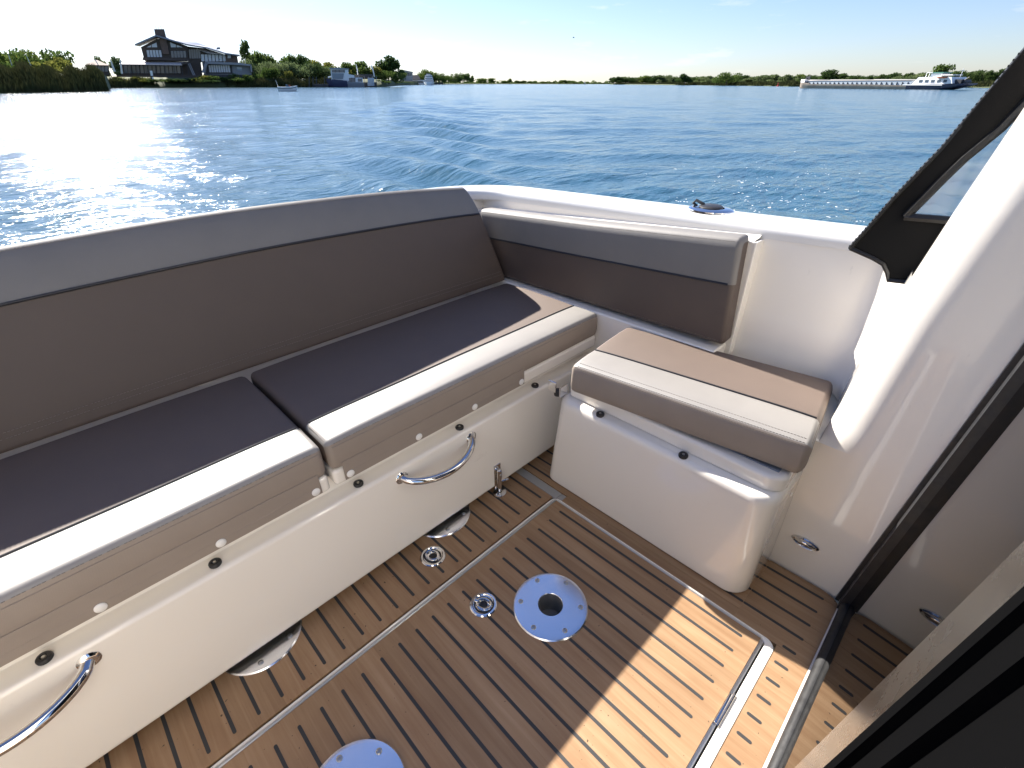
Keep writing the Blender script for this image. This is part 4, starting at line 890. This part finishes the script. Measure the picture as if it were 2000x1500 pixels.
for px in (468, 471, 474, 477, 480): A.poly(R_, 'terrace_pole', [(px, 114), (px+.5, 114), (px+1.2, 124), (px+.7, 124)], 3, 3.1, 'white_paint')
for k, (a, b) in enumerate(((374, 389), (377, 392))): A.poly(R_, 'stair_stringer', [(365+3*k, 121), (367+3*k, 121), (379+3*k, 148), (377+3*k, 148)], -3+k, -2.7+k, 'concrete')
# pavilion
B_ = Fac(192, 240); P_ = B_.root('glass_pavilion', 'small glazed pavilion with a hipped tile roof beside the restaurant', 'pavilion')
B_.slab(P_, 'roof', [(166, 127), (213, 128)], [(184, 117), (190, 117)], -3, 1.5, 'tile_roof', .2); B_.slab(P_, 'roof', [(184, 117), (190, 117)], [(168, 127), (214, 128)], 1.5, 6, 'tile_roof', .2)
B_.poly(P_, 'roof_ridge', [(184, 116), (186, 116), (193, 127.5), (191, 127.5)], -3.2, -2.6, 'white_paint')
B_.pane(P_, 171, 211, 128.5, 140, -2.0, -1.8, 'win', n=6); B_.poly(P_, 'wall', [(170, 127.5), (212, 128), (214, 147), (172, 147)], -1.8, 5, 'dark_wood')
B_.poly(P_, 'wind_screen', [(214, 116), (218, 120), (226, 140), (221, 140)], -2, -1.8, 'pale_win'); B_.poly(P_, 'wind_screen', [(233, 116), (236, 118), (240, 144), (236, 144)], -2, -1.8, 'pale_win')
# poles in the reeds, river sign
for (a, b) in (((16, 106), (21, 121)), ((51, 107), (58, 123))):
    C_ = Fac(a[0], 150); o = C_.root('flag_pole', 'thin pale pole leaning over the reed bed', 'pole', 'thin poles behind the reeds'); u0, w0 = C_.uw(*b); u1, w1 = C_.uw(*a)
    add('mast', tube([(u0+(u0-u1), 0, w0-(w1-w0)*1.2), (u1, 0, w1)], [.09, .05], 6), M['white_paint'], o); add('finial', lathe([(0, 0), (.09, .05), (.09, .12), (0, .18)], (u1, 0, w1), 8), M['white_paint'], o)
C_ = Fac(296, 224); o = C_.root('river_sign', 'white river sign on a leaning dark post below the terrace', 'sign'); C_.poly(o, 'post', [(292, 137), (294.5, 137), (302, 171), (299, 171)], 0, .3, 'dark_steel'); C_.poly(o, 'sign_board', [(292.5, 138), (297.5, 138), (299, 148), (294.5, 148)], -.12, -.02, 'white_paint'); C_.poly(o, 'sign_board', [(296.5, 150.5), (299.5, 150.5), (300.5, 154.5), (297.5, 154.5)], -.12, -.02, 'white_paint')
# pale stones at the waterline
for i in range(26):
    px = 262+i*6.6+random.uniform(-2, 2); p = pol(az_of(px), 226+(px-262)*.07, 0); r = random.uniform(.25, .7)
    st_ = thing('bank_stone', (p[0], p[1], .0), 'pale stone lying at the waterline below the restaurant', 'stone', 'stones at the waterline'); level(st_)
    add('boulder', ([(x*r*random.uniform(.8, 1.2), y*r*random.uniform(.8, 1.2), z*r*.8) for x, y, z in lathe([(0, -.5), (.7, -.35), (1, .1), (.7, .5), (0, .7)], n=7)[0]], lathe([(0, -.5), (.7, -.35), (1, .1), (.7, .5), (0, .7)], n=7)[1]), M['stone'], st_)
# ---- moored ship with a pontoon
D_ = Fac(690, 252); S_ = D_.root('moored_ship', 'moored grey ship with a dark blue bow and white wheelhouse', 'ship')
def shp(px): return D_.uw(px, 165)[0]
zt = lambda px, py: D_.uw(px, py)[1]
x0, x1, x2 = shp(640), shp(679), shp(711)
add('bow_hull', hull([(x0-.3, .25, 1.2, zt(640, 153)), (x0+.6, 1.4, -.4, zt(642, 153.6)), (x0+3, 2.6, -.5, zt(655, 155)), (x1, 3.0, -.5, zt(678, 157.6))]), M['hull_blue'], S_)
add('aft_hull', hull([(x1, 3.0, -.5, zt(680, 160)), (x2, 2.9, -.5, zt(710, 161))]), M['hull_grey'], S_)
D_.poly(S_, 'wheelhouse', [(646, 135), (680, 136), (682, 158), (648, 156)], -2.2, 2.2, 'white_paint'); D_.pane(S_, 647.5, 673, 136.6, 141.8, -2.32, -2.2, 'win', n=3)
D_.poly(S_, 'roof', [(643.5, 132.8), (660, 132.2), (681.5, 134.2), (681.5, 135.4), (643.5, 135)], -2.7, 2.6, 'hull_grey'); D_.poly(S_, 'lower_front', [(648.5, 143), (672, 143.4), (670, 154.5), (650, 153.8)], -2.45, -2.2, 'hull_grey')
D_.poly(S_, 'cabin', [(672, 144), (692, 147), (692.5, 151.6), (708, 152), (709, 161.4), (676, 160.4)], -2.0, 2.0, 'white_paint'); D_.pane(S_, 679.5, 693.5, 152, 160, -2.12, -2.0, 'win', n=2); D_.pane(S_, 698, 706, 153.5, 159.5, -2.12, -2.0, 'win', n=1)
D_.poly(S_, 'foredeck_rail', [(640.5, 149), (654, 147.5), (655, 149), (640.8, 152.6)], -1.2, 1.2, 'white_paint')
E_ = Fac(720, 258); T_ = E_.root('floating_pontoon', 'dark pontoon with a covered bar moored astern of the grey ship', 'pontoon')
E_.poly(T_, 'float', [(709, 161), (736, 160.5), (736, 171.5), (709, 171.5)], 0, 8, 'dark_steel'); E_.poly(T_, 'bar_roof', [(692, 145.5), (728, 145), (729, 151.5), (693, 151.5)], 1, 6, 'dark_steel')
for px in (711, 719, 727, 735): E_.poly(T_, 'post', [(px, 149), (px+.8, 149), (px+.8, 162), (px, 162)], .3, .6, 'hull_grey')
E_.poly(T_, 'glass_screen', [(718, 152), (731, 152), (731, 168), (718, 168)], -.3, -.1, 'coaming')
for (pts) in ([(694.5, 125), (696, 126), (698.5, 135), (699.8, 146), (697.8, 146), (696, 134)], [(724, 127), (727, 128.5), (730, 138), (732.5, 150), (730.5, 150), (727.5, 138)]):
    F_ = Fac(pts[0][0], 258); o = F_.root('banner_flag', 'tall white feather banner bending over the pontoon', 'flag', 'white banners on the pontoon'); F_.poly(o, 'cloth', pts, 0, .08, 'white_paint'); u, w_ = F_.uw(*pts[3]); u2, w2_ = F_.uw(*pts[0]); add('pole', tube([(u, .04, w_-2.2), (u, .04, w_), (u2, .04, w2_)], .05, 5), M['hull_grey'], o)
G_ = Fac(625, 246); o = G_.root('jetty', 'low dark jetty with posts beside the moored ship', 'jetty'); G_.poly(o, 'deck', [(613, 164), (641, 164), (641, 170.8), (614, 170.8)], 0, 4, 'dark_steel')
for px in (603, 610.5, 617, 633): G_.poly(o, 'post', [(px, 150), (px+1.6, 150), (px+1.8, 172.5), (px+.2, 172.5)], -.5, -.1, 'dark_steel')
# ---- small motorboat
H_ = Fac(563, 128); o = H_.root('speedboat', 'small white speedboat with a person aboard on open water', 'speedboat')
hx0, hx1 = H_.uw(543.5, 178)[0], H_.uw(582.5, 178)[0]; L = hx1-hx0; cx = (hx0+hx1)/2
add('hull', hull([(hx0, .75, -.1, .85), (hx0+L*.3, .95, -.15, .80), (hx0+L*.65, .85, -.1, .85), (hx0+L*.88, .45, .0, .98), (hx1, .05, .5, 1.05)]), M['white_paint'], o)
add('rubbing_strake', tube([(hx0, -.78, .55), (hx0+L*.3, -.97, .52), (hx0+L*.65, -.87, .55), (hx0+L*.88, -.47, .7), (hx1, -.05, .86)], .05, 6), M['dark_steel'], o)
add('windscreen', prism([(hx0+L*.42, -.7, .85), (hx0+L*.62, -.6, .85), (hx0+L*.50, -.55, 1.25), (hx0+L*.42, -.6, 1.25)], (0, 1.25, 0)), M['win'], o); add('flag_staff', tube([(hx0+.15, 0, .8), (hx0-.05, 0, 2.0)], .03, 5), M['white_paint'], o)
def person(loc_px, D, label, shirt):
    f = Fac(loc_px[0], D); q = f.root('person', label, 'person'); u, z = f.uw(*loc_px)
    me = bpy.data.meshes.new('person_body'); V = [(u, 0, z-.85), (u, 0, z-.55), (u, 0, z-.25), (u, 0, z-.12), (u, 0, z), (u-.2, 0, z-.27), (u-.28, -.1, z-.5), (u-.12, -.3, z-.55), (u+.2, 0, z-.27), (u+.28, -.1, z-.5), (u+.12, -.3, z-.55), (u-.1, -.35, z-.85), (u+.1, -.35, z-.85), (u-.1, -.4, z-1.25), (u+.1, -.4, z-1.25)]
    me.from_pydata(V, [(0,1),(1,2),(2,3),(3,4),(2,5),(5,6),(6,7),(2,8),(8,9),(9,10),(0,11),(11,13),(0,12),(12,14)], []); b = link('body', me, M[shirt], q, (0, 0, 0))
    md = b.modifiers.new('skin', 'SKIN'); R3 = [.15, .15, .16, .06, .105, .07, .05, .04, .07, .05, .04, .085, .085, .06, .06]
    for i, r in enumerate(R3): me.skin_vertices[0].data[i].radius = (r, r*.85)
    me.skin_vertices[0].data[0].use_root = True; b.modifiers.new('sub', 'SUBSURF').levels = 1; return q
person((565, 165.5), 128, 'person in a red top sitting in the small speedboat', 'skin_red')
# ---- houses, boathouse and passenger ship further up the left bank
I_ = Fac(793, 620); o = I_.root('waterside_house', 'grey flat-roofed house on the bank beyond the big round tree', 'house'); I_.poly(o, 'wall', [(781, 139.5), (806, 141), (806, 158), (781, 158)], 0, 12, 'hull_grey'); I_.poly(o, 'roof', [(780, 138), (790, 137), (807, 140.4), (807, 141.4), (780, 139.6)], -.8, 12.5, 'concrete'); I_.pane(o, 783, 803, 143, 148, -.15, 0, 'win', n=4)
I_ = Fac(808, 640); o = I_.root('boathouse', 'low white boathouse with a dark pitched roof at the water', 'boathouse'); I_.poly(o, 'wall', [(787, 156), (828, 156), (828, 165.4), (787, 165.4)], 0, 10, 'white_paint'); I_.slab(o, 'roof', [(795, 155.5), (822, 155.5)], [(800, 146.5), (817, 146.5)], -1, 5, 'dark_steel', .3); I_.pane(o, 790, 826, 158, 162, -.2, 0, 'win', n=7)
J_ = Fac(838, 560); o = J_.root('passenger_ship', 'white multi-deck passenger ship seen end on beyond the boathouse', 'ship')
u0, u1 = J_.uw(828.5, 165)[0], J_.uw(848, 165)[0]; um, hb = (u0+u1)/2, (u1-u0)/2; z_ = lambda py: J_.uw(838, py)[1]
V, F = hull([(0, hb*.5, -.5, z_(160)), (6, hb, -.5, z_(160)), (40, hb, -.5, z_(160))]); add('hull', ([(y+um, x, z) for x, y, z in V], F), M['white_paint'], o)
for i, (ya, yb, k) in enumerate(((160, 155.4, .92), (155.4, 150.6, .85), (150.6, 146, .72), (146, 143.4, .4))): 
    d = add('deck_house', box(um-hb*k, um+hb*k, 4+2*i, 38, z_(ya), z_(yb)-.25), M['white_paint'], o); add('window_band', box(um-hb*k*.9, um+hb*k*.9, 3.9+2*i, 4+2*i, z_(ya)+.5, z_(ya)+1.15), M['win'], d)
K_ = Fac(858, 700); o = K_.root('landing_stage', 'low brown landing stage beside the white passenger ship', 'jetty'); K_.poly(o, 'deck', [(849, 161), (866, 161), (866, 165), (849, 165)], 0, 6, 'dark_wood')
for px in (852, 858, 864): K_.poly(o, 'post', [(px, 158), (px+.8, 158), (px+.8, 166), (px, 166)], -.5, -.1, 'dark_steel')
K_ = Fac(1143, 1500); o = K_.root('sailing_boat', 'tiny sailing boat with bare mast far out on the river', 'sailing boat'); u, z = K_.uw(1143, 156); add('hull', hull([(u-4, .8, -.2, 1.1), (u, 1.4, -.3, 1.0), (u+4.5, .1, .4, 1.4)]), M['white_paint'], o); add('mast', tube([(u+.5, 0, 1), (u+.5, 0, z)], .14, 5), M['white_paint'], o); add('sail', prism([(u+.3, 0, 2.2), (u-3.2, 0, 2.4), (u+.3, 0, z-1.5)], (0, .1, 0)), M['hull_grey'], o)
K_ = Fac(1519, 560); o = K_.root('channel_buoy', 'red channel buoy floating off the reeds', 'buoy'); u, z = K_.uw(1519, 168); add('float', lathe([(0, -.4), (1.0, -.3), (1.1, .3), (.4, .7), (.3, 1.9), (0, 2.1)], (u, 0, 0), 12), M['red_paint'], o); add('top_mark', lathe([(0, 2.1), (.45, 2.15), (.45, 2.7), (0, 2.75)], (u, 0, 0), 10), M['red_paint'], o)
K_ = Fac(1120, 140); o = K_.root('gull', 'gull gliding over the open river', 'bird'); u, z = K_.uw(1120.5, 73.5)
add('body', tube([(u-.3, 0, z), (u-.12, 0, z), (u+.1, 0, z-.02), (u+.28, 0, z+.01)], [.01, .06, .06, .01], 8), M['hull_grey'], o)
for s in (-1, 1): add('wing', prism([(u-.08, 0, z+.02), (u+.1, 0, z+.02), (u+.02, s*.35, z+.14), (u-.12, s*.62, z+.08), (u-.16, s*.35, z+.12)], (0, 0, .02)), M['hull_grey'], o)

# ---- river barge, seen from its port side, heading away down the reach
pb, ps = np.array(pol(az_of(1568.5), 306)[:2]), np.array(pol(az_of(1899), 262)[:2]); ax = ps-pb; LB = float(np.linalg.norm(ax)); ang = math.atan2(ax[1], ax[0])
bg_ = thing('river_barge', (0, 0, 0), 'long loaded cargo barge with a white wheelhouse at the stern', 'barge'); bg_.matrix_basis = LM @ Matrix.Translation((pb[0], pb[1], 0)) @ Matrix.Rotation(ang, 4, 'Z')
dpx = lambda f: (306+(262-306)*f)
def bz(px, py, f): return at(px, py, dpx(f)).z
zd0, zd1 = bz(1569, 160.8, 0), bz(1803, 166.6, .72); hb = 4.6
add('hull', hull([(0, 1.2, .3, zd0+.1), (1.0, 3.0, -.6, zd0), (4, hb*.97, -.8, zd0*.6+.7), (8, hb, -.8, 1.72), (LB*.5, hb, -.8, 1.6), (LB*.72, hb, -.8, zd1)]), M['barge_side'], bg_)
zs = bz(1895, 162.6, 1.)
add('stern_hull', hull([(LB*.72, hb, -.8, zd1+.02), (LB*.85, hb*.98, -.5, zd1+.5), (LB*.93, hb*.9, .2, zs-.3), (LB, hb*.6, 1.6, zs)]), M['barge_navy'], bg_)
add('rubbing_band', join(box(LB*.70, LB*.90, -hb-.06, -hb*.98, zd1+.0, zd1+.28)), M['white_paint'], bg_)
zc = 2.85
cm = add('hold_coaming', box(6.5, LB*.735, -hb+.7, hb-.7, .9, zc), M['coaming'], bg_)
add('coaming_rail', box(4.3, LB*.738, -hb+.58, hb-.58, zc, zc+.16), M['dark_steel'], bg_)
for k in range(22): x = 7+k*(LB*.72-7)/21; add('stanchion', box(x-.07, x+.07, -hb+.35, -hb+.69, 1.2, zc-.45), M['dark_steel'], cm)
for a, b in ((5.5, LB*.16), (LB*.22, LB*.46), (LB*.50, LB*.70)): add('hatch_cover', prism([(a, -hb+.8, zc+.17), (b, -hb+.8, zc+.17), (b-1.5, -hb+1.6, zc+.50), (a+1, -hb+1.6, zc+.58)], (0, 2*hb-2.4, 0)), M['tarp'], bg_)
add('bow_bulwark', prism([(.2, -2.2, zd0), (3.6, -3.6, zd0-.1), (3.6, -3.6, zd0+.9), (.2, -2.2, zd0+1.2)], (0, 5.0, 0)), M['white_paint'], bg_); add('bow_winch', join(cyl((1.6, -1, zd0+1.3), (1.6, 1, zd0+1.3), .5, 10), box(1.0, 3.0, -.2, .2, zd0+.8, zd0+2.4)), M['dark_steel'], bg_)
zh = bz(1840, 150.6, .83)
dh = add('deck_house', prism([(LB*.735, -hb+.5, zd1-.2), (LB*.94, -hb+.5, zd1+.6), (LB*.925, -hb+.5, zh), (LB*.765, -hb+.5, zh)], (0, 2*hb-1, 0)), M['white_paint'], bg_)
for k in range(5): x = LB*(.775+.03*k); add('window', box(x, x+1.2, -hb+.42, -hb+.49, zd1+.95, zd1+1.75), M['win'], dh)
zw2 = bz(1848, 141, .85)
wh = add('wheelhouse', box(LB*.805, LB*.858, -2.2, 2.2, zh, zw2-.35), M['pale_win'], bg_); add('roof', box(LB*.80, LB*.865, -2.5, 2.5, zw2-.35, zw2), M['green_roof'], wh); add('sun_awning', box(LB*.86, LB*.915, -2.8, 2.8, zh+.5, zh+.75), M['white_paint'], wh)
for x in (LB*.785, LB*.80): add('frame_post', join(box(x-.08, x+.08, -2.6, -2.4, zh, zw2), box(x-.08, x+1.0, -2.6, -2.4, zw2-.2, zw2)), M['white_paint'], wh)
add('lifeboat', hull([(LB*.862, .3, zh-.30, zh+.05), (LB*.875, .7, zh-.45, zh+.02), (LB*.895, .7, zh-.45, zh+.02), (LB*.908, .2, zh-.25, zh+.08)]), M['orange'], bg_).data.transform(Matrix.Translation((0, -hb+.2, 0)))
add('aft_gear', join(box(LB*.935, LB*.965, -2.6, 2.6, zs-.4, zs+1.2), cyl((LB*.97, -1.8, zs+.3), (LB*.97, 1.8, zs+.3), .55, 10), tube([(LB*.95, -1.5, zs), (LB*.985, -1.5, zs+1.9)], .14, 6)), M['dark_steel'], bg_)
add('mast', join(tube([(LB*.93, 0, zh), (LB*.93, 0, zh+2.6)], .1, 6), tube([(LB*.93, -1.2, zh+1.9), (LB*.93, 1.2, zh+1.9)], .07, 5)), M['white_paint'], bg_)
# foam where the barge moves through the water, flecks left by our own wake
def foam(name, spots, label):
    V, F = [], []
    for x, y, rx, ry, a, z in spots:
        i = len(V); n = 8
        for k in range(n):
            t = 2*PI*k/n; r = random.uniform(.55, 1.15); px_, py_ = rx*r*math.cos(t), ry*r*math.sin(t); V.append((x+px_*math.cos(a)-py_*math.sin(a), y+px_*math.sin(a)+py_*math.cos(a), z))
        F.append(tuple(range(i, i+n)))
    o = add(name, (V, F), M['foam'], smooth=None, fix=False, label=label, cat='foam', kind='stuff'); level(o); return o
sp = []
for k in range(90):
    t = random.random(); f = random.gauss(0, 1); p = ps+ax/LB*(t*22-1)+np.array([-ax[1], ax[0]])/LB*f*2.6; sp.append((p[0], p[1], random.uniform(.5, 1.4), random.uniform(.3, .7), random.random()*3, .05+.5*random.random()*(1-t)))
for k in range(40):
    t = random.random(); p = pb-ax/LB*(t*7-1.5)+np.array([-ax[1], ax[0]])/LB*random.gauss(0, 1)*2.2; sp.append((p[0], p[1], random.uniform(.4, 1.1), random.uniform(.3, .6), random.random()*3, .05+.7*random.random()*(1-t)))
foam('wake_foam', sp, 'white wash churned up round the moving barge')
sp = []
for k in range(150):
    px, py = random.gauss(1500, 90), random.gauss(385, 45)
    if py > 455 or py < 290: continue
    v = ray_l(px, py); t = -CAML[2]/v[2]; p = CAML+v*t; r = random.uniform(.004, .016)
    for q in range(random.choice((1, 1, 2, 3))): sp.append((p[0]+random.gauss(0, .03), p[1]+random.gauss(0, .03), r*random.uniform(1, 2.2), r, random.random()*3, .030))
foam('foam_flecks', sp, 'small white foam flecks drifting beside the boat')
# low far shore where single trees can no longer be told apart
V, F = [], []
for _ in range(5200):
    px = random.uniform(846, 1192); D = np.interp(px, [846, 920, 1010, 1120, 1192], [1050, 1350, 1950, 2450, 3600])+random.uniform(5, 60); hm = (4.5+2.5*math.sin(px*.21)*math.sin(px*.047)+1.5*math.sin(px*.5))*D/1500
    p = Vector(pol(az_of(px), D, 1.0+random.random()**1.3*max(hm, 2.))); s = random.uniform(.7, 1.6)*D/1500; u = Vector((random.gauss(0, 1), random.gauss(0, 1), random.gauss(0, 1))).normalized(); v = u.orthogonal().normalized(); i = len(V)
    V += [tuple(p-u*s-v*s), tuple(p+u*s-v*s), tuple(p+u*s+v*s), tuple(p-u*s+v*s)]; F.append((i, i+1, i+2, i+3))
o = add('distant_wood', (V, F), M['leaf'], smooth=None, fix=False, label='low belt of distant trees along the far shore', cat='wood', kind='stuff'); level(o)
